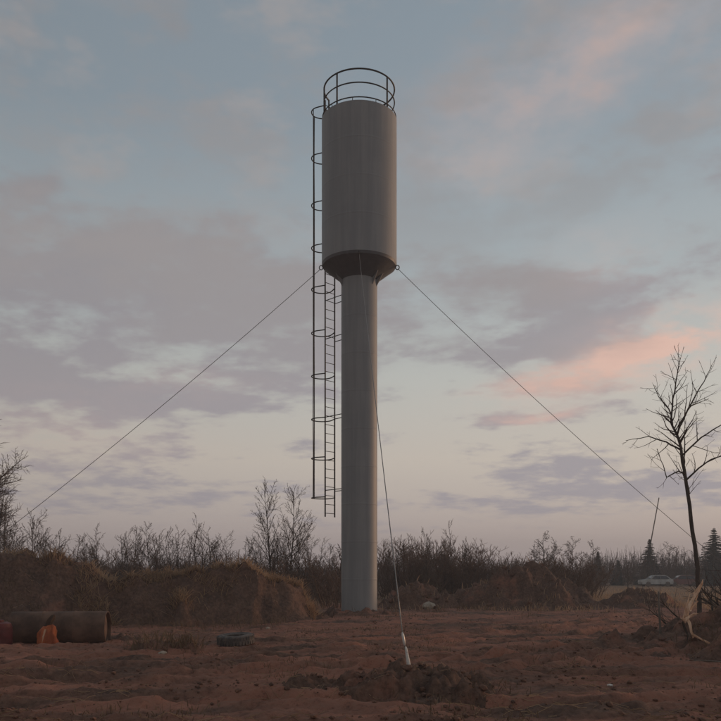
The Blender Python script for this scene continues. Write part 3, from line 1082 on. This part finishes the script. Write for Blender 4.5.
# distant wood that reads as one grey-brown mass
r = random.Random(77)
V = []; Fc = []
for k in range(26000):
    px = r.uniform(-420, 1150); d = r.uniform(105, 150)
    x = (px - CX) / F * d
    prof = 3.1 + 1.0 * float(perlin(x * .09, d * .02)) + .8 * float(perlin(x * .35, 3.3))
    if px > 590: prof += 1.4
    h = prof * r.uniform(.35, 1.1)
    w = r.uniform(.015, .035)
    lx, ly = r.gauss(0, .55), r.gauss(0, .55)
    p0 = Vector((x, d, r.uniform(-.1, h * .5)))
    p2 = Vector((x + lx, d + ly, h))
    p1 = p0.lerp(p2, .5) + Vector((r.gauss(0, .16), r.gauss(0, .16), r.uniform(0, .2)))
    p3 = p1 + Vector((r.gauss(0, .5), r.gauss(0, .4), r.uniform(.1, .7)))
    for a, c, wa, wc in ((p0, p1, w, w * .7), (p1, p2, w * .7, w * .3), (p1, p3, w * .5, w * .3)):
        b = len(V)
        V += [a + Vector((-wa, 0, 0)), a + Vector((wa, 0, 0)), c + Vector((wc, wc, 0)), c + Vector((-wc, wc, 0))]
        Fc += [(b, b + 1, b + 2, b + 3)]
wood = pydata('distant_wood', V, Fc, M['twig'])
set_props(wood, 'far-off grey brown belt of leafless woodland along the horizon', 'woodland', kind='stuff')

# ------------------------------------------------------------------ dry grass and weeds


def blades(name, spots, mat, label, hmin, hmax, w, seed, lean=.45, cat='grass'):
    r = random.Random(seed)
    V = []; Fc = []
    S = np.array(spots)
    Z = surf(S[:, 0], S[:, 1])
    for (x, y), z in zip(spots, Z):
        h = r.uniform(hmin, hmax); a = r.uniform(0, 6.28)
        c, s = math.cos(a) * w, math.sin(a) * w
        lx, ly = r.gauss(0, lean) * h, r.gauss(0, lean) * h
        b = len(V)
        V += [(x - c, y - s, z - .04), (x + c, y + s, z - .04), (x + lx * .4 + c * .7, y + ly * .4 + s * .7, z + h * .6), (x + lx * .4 - c * .7, y + ly * .4 - s * .7, z + h * .6), (x + lx, y + ly, z + h * (1 - .25 * min(1, abs(lx) / max(h, .01))))]
        Fc += [(b, b + 1, b + 2, b + 3), (b + 3, b + 2, b + 4)]
    o = pydata(name, V, Fc, mat)
    set_props(o, label, cat, kind='stuff')
    return o


r = random.Random(5)
sp = []
while len(sp) < 26000:
    x = r.uniform(-24, -1.6); y = r.uniform(24.6, 31.5)
    d0 = y - float(np.interp(x, [-30, -15, -9, -4.6, -1.5], [24.5, 24, 25.4, 26.8, 28.5]))
    if d0 < (-1.3 if float(perlin(x * .4 + 3, y * .4)) > .12 else -.2): continue
    k = .5 + 1.1 * float(perlin(x * .55, y * .55))
    k *= 1.0 if x > -9.2 else .3
    if float(perlin(x * 1.7 + 5, y * 1.7)) < -.12: continue
    if r.random() < k: sp.append((x, y))
blades('dry_grass', sp, M['grass'], 'dry tan grass growing over the crest of the earth bank', .10, .36, .013, 6, 1.3)
sp = []
while len(sp) < 14000:
    y = r.uniform(34, 60) if r.random() < .6 else r.uniform(60, 105)
    x = r.uniform(.15, .62) * y if r.random() < .75 else r.uniform(-.5, .2) * y
    if y > 92 and x > 30: continue
    if .5 + 1.3 * float(perlin(x * .2, y * .2)) > r.random(): sp.append((x, y))
blades('dry_grass', sp, M['grass'], 'dry tan grass of the far field before the woodland', .1, .36, .016, 7, .6)
sp = []
while len(sp) < 11000:
    x = r.uniform(-16, 16); y = r.uniform(8, 34)
    if float(perlin(x * .45 + 31, y * .5)) > r.uniform(.18, .5): sp.append((x, y))
blades('dead_weeds', sp, M['weeds'], 'sparse dead weeds and straw lying on the churned earth', .03, .14, .006, 8, .9, 'weeds')
sp = []
for cx, cy, rad, n in ((-4.2, 16.8, .8, 260), (-3.6, 16.6, .35, 120), (8.6, 15.6, 2.4, 500), (-12.5, 23.4, 2.2, 600), (-9.5, 24.2, 1.6, 400), (-5, 25.9, 2.6, 600), (4, 35.6, 3, 500)):
    for k in range(n):
        a = r.uniform(0, 6.28); q = math.sqrt(r.random()) * rad
        sp.append((cx + q * math.cos(a), cy + q * math.sin(a) * .8))
blades('dead_weeds', sp, M['weeds'], 'dead brown weeds sprouting from the soil heaps and the bank face', .08, .4, .008, 9, .6, 'weeds')

# straw litter pressed into the mud
r = random.Random(58)
pts = []
while len(pts) < 2600:
    y = 7.8 + 18 * r.random() ** 1.4; x = r.uniform(-.5, .5) * y * 1.1
    if float(perlin(x * .7 + 12, y * .8 + 50)) > r.uniform(-.1, .4): pts.append((x, y))
V = []; Fc = []; Q = []
w = .0035
for x, y in pts:
    a = r.gauss(0, .7); l = r.uniform(.03, .16)
    Q += [(x + l * k * math.cos(a), y + l * k * math.sin(a)) for k in (-1, 0, 1)]
QZ = surf([p[0] for p in Q], [p[1] for p in Q])
for n in range(len(pts)):
    q, zz = Q[3 * n:3 * n + 3], QZ[3 * n:3 * n + 3]
    b = len(V)
    for (qx, qy), z in zip(q, zz):
        V += [(qx, qy - w, z + .006), (qx, qy + w, z + .006), (qx, qy, z + .006 + 2 * w)]
    for k in (0, 3):
        Fc += [(b + k, b + k + 3, b + k + 5, b + k + 2), (b + k + 1, b + k + 2, b + k + 5, b + k + 4)]
straw = pydata('straw_litter', V, Fc, M['grass'])
set_props(straw, 'bits of pale straw littered over the churned earth', 'straw', kind='stuff')

# ------------------------------------------------------------------ clods
clod_me = []
for k in range(7):
    r = random.Random(900 + k)
    bm = bmesh.new()
    bmesh.ops.create_icosphere(bm, subdivisions=1, radius=1)
    for v in bm.verts:
        v.co *= r.uniform(.62, 1.15); v.co.z *= .72; v.co.x *= r.uniform(.9, 1.15)
    me = bpy.data.meshes.new('clod'); bm.to_mesh(me); bm.free(); me.materials.append(M['clod'])
    clod_me.append(me)


def clods(parent, cx, cy, rx, ry, n, smin, smax, seed):
    r = random.Random(seed)
    xy = []
    for k in range(n):
        a = r.uniform(0, 6.28); q = r.random() ** .6
        xy.append((cx + rx * q * math.cos(a), cy + ry * q * math.sin(a)))
    zz = surf([p[0] for p in xy], [p[1] for p in xy])
    for (x, y), z in zip(xy, zz):
        s = smin + (smax - smin) * r.random() ** 2.5
        o = bpy.data.objects.new('clod', clod_me[r.randrange(7)]); COL.objects.link(o)
        o.parent = parent
        o.location = (x, y, z + s * .2); o.scale = (s, s, s * r.uniform(.7, 1)); o.rotation_euler = (r.uniform(-.4, .4), r.uniform(-.4, .4), r.uniform(0, 6.28))


clods(front_heap, .75, 10.7, 1.25, 1.1, 90, .018, .085, 1)
clods(small_heap, -.68, 11.3, .5, .45, 25, .015, .07, 2)
clods(right_heap, 8.0, 16.2, 3.4, 2.8, 130, .025, .11, 3)
clods(back_heap, 7.9, 37.6, 3.2, 2.0, 50, .06, .2, 4)
clods(back_heap2, 2.8, 36.6, 1.8, 1.4, 30, .05, .18, 5)
clods(weed_heap, -4.2, 16.7, .9, .6, 30, .02, .08, 6)
# loose crumbs all over the site
r = random.Random(44)
V = []; Fc = []
ico = bmesh.new(); bmesh.ops.create_icosphere(ico, subdivisions=0 + 1, radius=1)
ico_v = [v.co.copy() for v in ico.verts]; ico_f = [[v.index for v in f.verts] for f in ico.faces]; ico.free()
pts = []
while len(pts) < 8000:
    y = 7.8 + 22 * r.random() ** 1.6; x = r.uniform(-.5, .5) * y * 1.15
    if float(perlin(x * .5 + 77, y * .6)) > r.uniform(-.25, .45): pts.append((x, y))
ZZ = surf([p[0] for p in pts], [p[1] for p in pts])
for (x, y), z in zip(pts, ZZ):
    s = .007 + .042 * r.random() ** 4
    b = len(V)
    for q in ico_v:
        k = r.uniform(.65, 1.2) * s
        V.append((x + q.x * k, y + q.y * k, z + q.z * k * .7 + s * .15))
    Fc += [tuple(b + i for i in f) for f in ico_f]
crumbs = pydata('soil_crumbs', V, Fc, M['clod'])
set_props(crumbs, 'loose crumbs and small clods scattered over the churned earth', 'soil', kind='stuff')

# ------------------------------------------------------------------ things lying on the site
# rusty pipe
PR = .40
pa_, pb_ = Vector((-8.15, 18.75, 0)), Vector((-6.0, 19.0, 0))
pc = (pa_ + pb_) / 2; pl = (pb_ - pa_).length
pipe = empty('rusty_pipe', (pc.x, pc.y, sz(pc.x, pc.y) - .09), math.atan2(pb_.y - pa_.y, pb_.x - pa_.x))
set_props(pipe, 'large rusty steel pipe lying below the earth bank', 'pipe')
prof = [(PR, 0), (PR, pl * .33 - .02), (PR + .01, pl * .33), (PR, pl * .33 + .02), (PR, pl * .66 - .02), (PR + .01, pl * .66), (PR, pl * .66 + .02), (PR, pl), (PR - .012, pl + .003), (PR - .02, pl), (PR - .02, 0), (PR, 0)]
sh = lathe('shell', prof, M['rust'], pipe, 48, cap=False)
sh.rotation_euler = (0, math.radians(90), 0); sh.location = (-pl / 2, 0, PR)
en = lathe('end_plate', [(PR - .022, 0), (PR - .022, .015), (.02, .06), (.01, .06)], M['rust'], pipe, 40)
en.rotation_euler = (0, math.radians(90), 0); en.location = (pl / 2 - .10, 0, PR)

# tyre
tyre = empty('tyre', (at(236, 0, 17.9).x, 17.9, 0))
tyre.location.z = sz(tyre.location.x, 17.9) - .02
set_props(tyre, 'worn dusty tyre lying flat on the red earth', 'tyre')
prof = []
for k in range(25):
    a = 2 * math.pi * k / 24
    c, s = math.cos(a), math.sin(a)
    prof.append((.30 + .115 * abs(c) ** .6 * (1 if c > 0 else -1), .125 + .12 * abs(s) ** .55 * (1 if s > 0 else -1)))
prof2 = [p for p in prof if not (p[0] < .26 and abs(p[1] - .125) < .085)]
prof2 = [(.205, .045), (.30, .008), (.37, .02), (.405, .06), (.412, .125), (.405, .19), (.37, .23), (.30, .242), (.205, .205), (.215, .17), (.29, .215), (.36, .2), (.385, .125), (.36, .05), (.29, .035), (.215, .08), (.205, .045)]
lathe('carcass', prof2, M['rubber'], tyre, 48, cap=False)
tv, tf = [], []
for k in range(36):
    for row, zz in ((0, .075), (1, .175)):
        a = 2 * math.pi * (k + .5 * row) / 36
        R_ = Matrix.Rotation(a, 3, 'Z')
        v, f = box_vf((0, 0, 0), (.016, .042, .075))
        b = len(tv)
        tv += [R_ @ (p + Vector((.411, 0, zz))) for p in v]; tf += [tuple(b + i for i in q) for q in f]
tread = pydata('tread_blocks', tv, tf, M['rubber'], tyre); tread['kind'] = 'stuff'
tyre.rotation_euler = (math.radians(3), math.radians(-4), .4)

# orange sack with a dark tied neck
sx_, sd_ = at(47.5, 0, 18.1).x, 18.1
sack = empty('orange_sack', (sx_, sd_, sz(sx_, sd_) - .01))
set_props(sack, 'bright orange sack with dark bundled neck beside the rusty pipe', 'sack')


def sack_part(name, prof, mat, seed, parent, amp=.06):
    r = random.Random(seed); seg = 26
    V = []; Fc = []
    for i, (rr, z) in enumerate(prof):
        for k in range(seg):
            a = 2 * math.pi * k / seg
            fold = 1 + amp * math.sin(5 * a + 1.3 * i * .3 + seed) + amp * .6 * math.sin(9 * a + seed * 2) + r.uniform(-.02, .02)
            V.append((rr * fold * math.cos(a) * 1.1, rr * fold * math.sin(a) * .8, z))
    for i in range(len(prof) - 1):
        for k in range(seg):
            k2 = (k + 1) % seg
            Fc.append((i * seg + k, i * seg + k2, (i + 1) * seg + k2, (i + 1) * seg + k))
    Fc.append(tuple(reversed(range(seg)))); Fc.append(tuple((len(prof) - 1) * seg + k for k in range(seg)))
    return pydata(name, V, Fc, mat, parent, True)


sack_part('bag', [(.15, 0), (.205, .04), (.215, .13), (.205, .24), (.175, .35), (.13, .44), (.085, .49)], M['orange'], 3, sack)
nk = sack_part('neck', [(.08, .485), (.05, .52), (.055, .56), (.06, .61), (.045, .66), (.03, .69)], M['rust_in'], 5, sack, .22)
for vv in nk.data.vertices: vv.co.x += .5 * max(0, vv.co.z - .5) ** 1.3
for ob in sack.children:
    for vv in ob.data.vertices:
        q = float(perlin(vv.co.x * 5 + 3, vv.co.z * 5 + vv.co.y * 4))
        vv.co.x += .05 * q + .10 * (vv.co.z - .2) * max(0, vv.co.z); vv.co.y += .04 * q; vv.co.z *= 1 + .12 * q
strip = pydata('pale_stripe', [(-.12, -.155, .05), (-.06, -.18, .05), (-.02, -.175, .25), (.02, -.12, .42), (-.01, -.12, .42), (-.08, -.15, .25)],
               [(0, 1, 2, 5), (5, 2, 3, 4)], M['pale_patch'], sack)
strip.location = (0, -.012, 0)
md = strip.modifiers.new('thickness', 'SOLIDIFY'); md.thickness = .02

# red drum cut by the frame edge
dx_, dd_ = at(-1, 0, 17.9).x, 17.9
drum = empty('red_drum', (dx_, dd_, sz(dx_, dd_) - .02), .4)
set_props(drum, 'dull red plastic drum standing near the rusty pipe', 'drum')
lathe('barrel', [(.23, 0), (.27, .03), (.285, .15), (.275, .19), (.285, .23), (.285, .38), (.275, .42), (.28, .46), (.25, .54), (.18, .57)], M['red'], drum, 40)
lathe('lid', [(.10, .572), (.10, .61), (.085, .62)], M['red'], drum, 24)

# splintered branch on the right heap
BD = 15.4
bx = at(690, 0, BD).x
br = empty('broken_branch', (bx, BD, sz(bx, BD)))
set_props(br, 'splintered broken branch of pale fresh wood sticking up from dark soil', 'branch')


def bl(px, py, dy=0.0): return at(px, py, BD) + Vector((0, dy, 0)) - br.location


def splinter(name, pts, rad, seed, mat, flat=.55, sides=7):
    r = random.Random(seed)
    v, f = tubes([([Vector(p) for p in pts], rad)], sides)
    v = [p + Vector((r.uniform(-.013, .013), r.uniform(-.013, .013), r.uniform(-.02, .02))) for p in v]
    return pydata(name, v, f, mat, br)


splinter('blade', [bl(686, 616), bl(690, 606, .02), bl(694, 599, .03), bl(699, 591, .05), bl(703, 584, .07), bl(705, 580, .08)], [.022, .034, .03, .034, .02, .003], 1, M['wood'])
splinter('blade', [bl(684, 619, .03), bl(687, 609, .06), bl(690, 601, .09), bl(692, 595, .1)], [.014, .018, .012, .003], 2, M['wood'])
splinter('knot', [bl(681, 618), bl(684, 621, -.03), bl(688, 617, -.02), bl(691, 615)], [.014, .032, .03, .014], 3, M['wood'])
splinter('stub', [bl(688, 616, -.02), bl(693, 614, -.05), bl(697, 613, -.07)], [.018, .012, .005], 4, M['wood'])
splinter('shank', [bl(686, 616), bl(689, 624, -.03), bl(691, 632, -.04), bl(693, 637, -.05)], [.03, .026, .022, .02], 5, M['wood'])
splinter('root', [bl(692, 635, -.05), bl(697, 638, -.1), bl(702, 641, -.2), bl(708, 646, -.35)], [.026, .02, .016, .008], 6, M['wood'])
rq = random.Random(321)
for k in range(7):
    u = rq.random(); bx0, by0 = 685 + 12 * u + rq.uniform(-2, 3), 616 - 24 * u + rq.uniform(-2, 2)
    ln = rq.uniform(6, 13); an = rq.uniform(-.25, .5)
    q0 = bl(bx0, by0, rq.uniform(-.06, .06)); q2 = bl(bx0 + ln * .5 + an * 6, by0 - ln, rq.uniform(-.06, .1))
    splinter('sliver', [q0, q0.lerp(q2, .5) + Vector((rq.uniform(-.02, .02), 0, 0)), q2], [.010, .009, .002], 40 + k, M['wood'], sides=5)
splinter('bark_strip', [bl(684, 622, .06), bl(686, 629, .04), bl(688, 636, .0), bl(687, 642, 0)], [.016, .02, .016, .01], 7, M['bark'])
splinter('buried_butt', [bl(692, 634, .02), bl(694, 646, .1), bl(696, 660, .2)], [.022, .03, .03], 8, M['bark'])

# brush heaped behind it
r = random.Random(66)
st = []; tw = []
for k in range(46):
    p = Vector((r.uniform(7.9, 11.0), r.uniform(16.8, 20.5), 0)); p.z = sz(p.x, p.y) - .05
    a = r.uniform(0, 6.28); d = Vector((math.cos(a) * .8, math.sin(a) * .8, r.uniform(.25, 1.2))).normalized()
    L = r.uniform(.6, 1.5); pts = [p]
    for s in range(5):
        d = (d + Vector((r.uniform(-1, 1), r.uniform(-1, 1), r.uniform(-.8, .5))) * .22).normalized(); pts.append(pts[-1] + d * L / 5)
    st.append((pts, [.03, .026, .022, .017, .012, .006]))
    for j in range(13):
        u = r.uniform(.1, 4.99); i = int(u); b = pts[i].lerp(pts[i + 1], u - i)
        nd = (d + Vector((r.uniform(-1, 1), r.uniform(-1, 1), r.uniform(-.5, 1)))).normalized(); l = r.uniform(.25, .8)
        m1 = b + nd * l * .5
        tw.append(([b, m1, m1 + (nd + Vector((r.uniform(-.5, .5), r.uniform(-.5, .5), r.uniform(-.3, .4)))).normalized() * l * .5], [.008, .006, .004]))
e = empty('brush_pile', (0, 0, 0))
v, f = tubes(st, 5); pydata('branches', v, f, M['bark'], e, True)
v, f = tubes(tw, 3); pydata('twigs', v, f, M['twig'], e, True)
set_props(e, 'tangled pile of dark cut brushwood at the foot of the slender tree', 'brush pile')

# thin stake in the soil before the right heap
sk = at(660, 0, 17.6)
o = tube_obj('wooden_stake', [(0.02, 0, -.3), (.01, 0, .3), (-.01, .02, .8), (-.02, .03, 1.2)], [.026, .026, .022, .018], M['greywood'], None, 7)
o.location = (sk.x, 17.6, sz(sk.x, 17.6)); set_props(o, 'thin weathered wooden stake upright in the soil before the field heap', 'stake')
# leaning pole among the far trees
d = 120.0
a, b = at(643, 588, d), at(659, 501, d)
o = tube_obj('leaning_pole', [(0, 0, -.3), (b - a) * .5, (b - a)], [.11, .09, .075], M['greywood'], None, 8)
o.location = (a.x, d, 0); set_props(o, 'thin leaning wooden pole rising beside the dark pointed spruce', 'pole')

# stones and scraps
def rock(name, px, d, s, mat, label, cat, seed, flat=.7, sub=2):
    r = random.Random(seed)
    bm = bmesh.new(); bmesh.ops.create_icosphere(bm, subdivisions=sub, radius=1)
    for v in bm.verts: v.co = Vector((v.co.x, v.co.y * .8, v.co.z * flat)) * (1 + .3 * float(perlin(v.co.x * 1.4 + seed, v.co.y * 1.4 + v.co.z)) + r.uniform(-.05, .05))
    me = bpy.data.meshes.new(name); bm.to_mesh(me); bm.free()
    o = link_mesh(name, me, mat)
    x = (px - CX) / F * d
    o.location = (x, d, sz(x, d) + s * flat * .45); o.scale = (s, s, s); o.rotation_euler = (0, 0, r.uniform(0, 6))
    set_props(o, label, cat)
    return o


rock('boulder', 429, 35.4, .32, M['stone'], 'pale boulder resting against the dark heap behind the tower', 'boulder', 3)
rock('stone', 610, 11.6, .045, M['white'], 'tiny white stone on the dark earth near the broad heap', 'stone', 5, .5, 1)
rock('stone', 268, 24.0, .09, M['stone'], 'small pale stone at the foot of the earth bank', 'stone', 8, .6, 1)
rock('stone', 163, 15.6, .10, M['stone'], 'grey stone beside the clump of dead weeds', 'stone', 12, .6, 1)

# long straws and sticks on the right heap
r = random.Random(91)
for k, (px, py, L, an) in enumerate(((688, 672, 1.7, .05), (712, 668, 1.2, -.1), (706, 690, 1.0, .2), (640, 622, 1.3, .03))):
    d = 14.2 - k * .5 if k < 3 else 19
    x = (px - CX) / F * d
    pts = []
    for q in range(7):
        u = q / 6 - .5
        xx, yy = x + L * u * math.cos(an), d + L * u * math.sin(an)
        pts.append(Vector((xx, yy, sz(xx, yy) + .025)))
    c = pts[3].copy()
    o = tube_obj('fallen_stick', [p - c for p in pts], [.008, .011, .013, .014, .012, .009, .005], M['greywood'], None, 5)
    o.location = c
    set_props(o, 'thin grey stick lying across the dark soil on the tree side', 'stick', 'sticks on the soil')

# ------------------------------------------------------------------ parked cars and hut


def make_car(loc, rz, paint, roof_mat, label):
    e = empty('parked_car', loc, rz)
    set_props(e, label, 'car', 'cars parked by the spruces')
    prof = [(-2.0, .28), (-2.05, .55), (-1.98, .82), (-1.05, .93), (-.45, 1.38), (-.2, 1.43), (.95, 1.43), (1.2, 1.38), (1.75, .98), (2.0, .92), (2.05, .6), (2.0, .28),
            (1.62, .28), (1.55, .5), (1.3, .6), (1.05, .5), (.98, .28), (-.95, .28), (-1.02, .5), (-1.27, .6), (-1.52, .5), (-1.6, .28)]
    bm = bmesh.new()
    L_ = [bm.verts.new((x, -.8 + .12 * max(0, (z - .9) / .5), z)) for x, z in prof]
    R_ = [bm.verts.new((x, .8 - .12 * max(0, (z - .9) / .5), z)) for x, z in prof]
    n = len(prof)
    bm.faces.new(L_); bm.faces.new(list(reversed(R_)))
    for k in range(n): bm.faces.new((L_[k], R_[k], R_[(k + 1) % n], L_[(k + 1) % n]))
    bmesh.ops.triangulate(bm, faces=[f for f in bm.faces if len(f.verts) > 4])
    bmesh.ops.recalc_face_normals(bm, faces=bm.faces)
    me = bpy.data.meshes.new('body'); bm.to_mesh(me); bm.free()
    link_mesh('body', me, paint, e)
    v, f = box_vf((.38, 0, 1.437), (1.15, 1.25, .03)); pydata('roof', v, f, roof_mat, e)
    for s in (-1, 1):
        y1, y2 = s * .815, s * .70
        pydata('side_window', [(-.82, y1, .97), (.3, y1, .97), (.3, y2, 1.36), (-.38, y2, 1.36)], [(0, 1, 2, 3)], M['glass'], e)
        pydata('side_window', [(.36, y1, .97), (1.5, y1, .99), (1.12, y2, 1.36), (.36, y2, 1.36)], [(0, 1, 2, 3)], M['glass'], e)
        for x in (-1.27, 1.3):
            w = lathe('wheel', [(.08, -.1), (.30, -.1), (.32, -.06), (.32, .06), (.30, .1), (.08, .1)], M['rubber'], e, 20)
            w.rotation_euler = (math.radians(90), 0, 0); w.location = (x, s * .72, .32)
        v, f = box_vf((-2.02, s * .55, .68), (.06, .3, .14)); pydata('headlight', v, f, M['bright'], e)
        v, f = box_vf((2.03, s * .6, .74), (.05, .25, .16)); pydata('tail_light', v, f, M['red'], e)
    pydata('windscreen', [(-1.04, -.68, .965), (-1.04, .68, .965), (-.47, .6, 1.39), (-.47, -.6, 1.39)], [(0, 1, 2, 3)], M['glass'], e)
    pydata('rear_window', [(1.72, .66, 1.02), (1.72, -.66, 1.02), (1.24, -.6, 1.37), (1.24, .6, 1.37)], [(0, 1, 2, 3)], M['glass'], e)
    return e


d = 104.0
make_car((at(655.5, 0, d).x, d, gz(at(655.5, 0, d).x, d)), .05, M['carwhite'], M['carwhite'], 'parked white hatchback at the far field edge below the spruce')
make_car((at(684, 0, d).x, d + .6, 0), -.06, M['carred'], M['carwhite'], 'parked maroon car with sky reflection painted pale on its roof beside the white hatchback')  # roof takes the white paint to stand for the sky reflected in it
d = 150.0
hut = empty('far_hut', (at(682, 0, d).x, d, 0), .3)
set_props(hut, 'small far pale hut with slate roof behind the maroon car', 'hut')
v, f = box_vf((0, 0, 1.0), (3.2, 2.6, 2.0)); pydata('wall', v, f, M['plaster'], hut)
pydata('roof', [(-1.8, -1.5, 1.9), (1.8, -1.5, 1.9), (1.8, 0, 3.0), (-1.8, 0, 3.0), (-1.8, 1.5, 1.9), (1.8, 1.5, 1.9), (-1.8, -1.5, 2.0), (1.8, -1.5, 2.0), (1.8, 0, 3.1), (-1.8, 0, 3.1), (-1.8, 1.5, 2.0), (1.8, 1.5, 2.0)],
       [(0, 1, 2, 3), (3, 2, 5, 4), (6, 9, 8, 7), (9, 10, 11, 8), (0, 6, 7, 1), (4, 5, 11, 10), (0, 3, 9, 6), (3, 4, 10, 9), (1, 7, 8, 2), (2, 8, 11, 5)], M['slate'], hut)
v, f = box_vf((-.5, -1.31, 1.2), (.7, .04, .8)); pydata('window', v, f, M['glass'], hut)
v, f = box_vf((.8, -1.31, .9), (.8, .04, 1.8)); pydata('door', v, f, M['greywood'], hut)

# ------------------------------------------------------------------ evening haze
HAZE = 0.0016
if HAZE:
    v, f = box_vf((0, 190, 11.0), (980, 760, 25.0))
    hz = pydata('haze', v, f, None)
    hm = bpy.data.materials.new('haze'); hm.use_nodes = True
    t = hm.node_tree
    for n in list(t.nodes):
        if n.type == 'BSDF_PRINCIPLED': t.nodes.remove(n)
    pv = t.nodes.new('ShaderNodeVolumePrincipled')
    pv.inputs['Color'].default_value = (0.86, 0.88, 0.93, 1)
    pv.inputs['Density'].default_value = HAZE
    t.links.new(pv.outputs[0], [n for n in t.nodes if n.type == 'OUTPUT_MATERIAL'][0].inputs['Volume'])
    hz.data.materials.append(hm)
    set_props(hz, 'thin pale evening haze lying over the whole site', 'haze', kind='stuff')
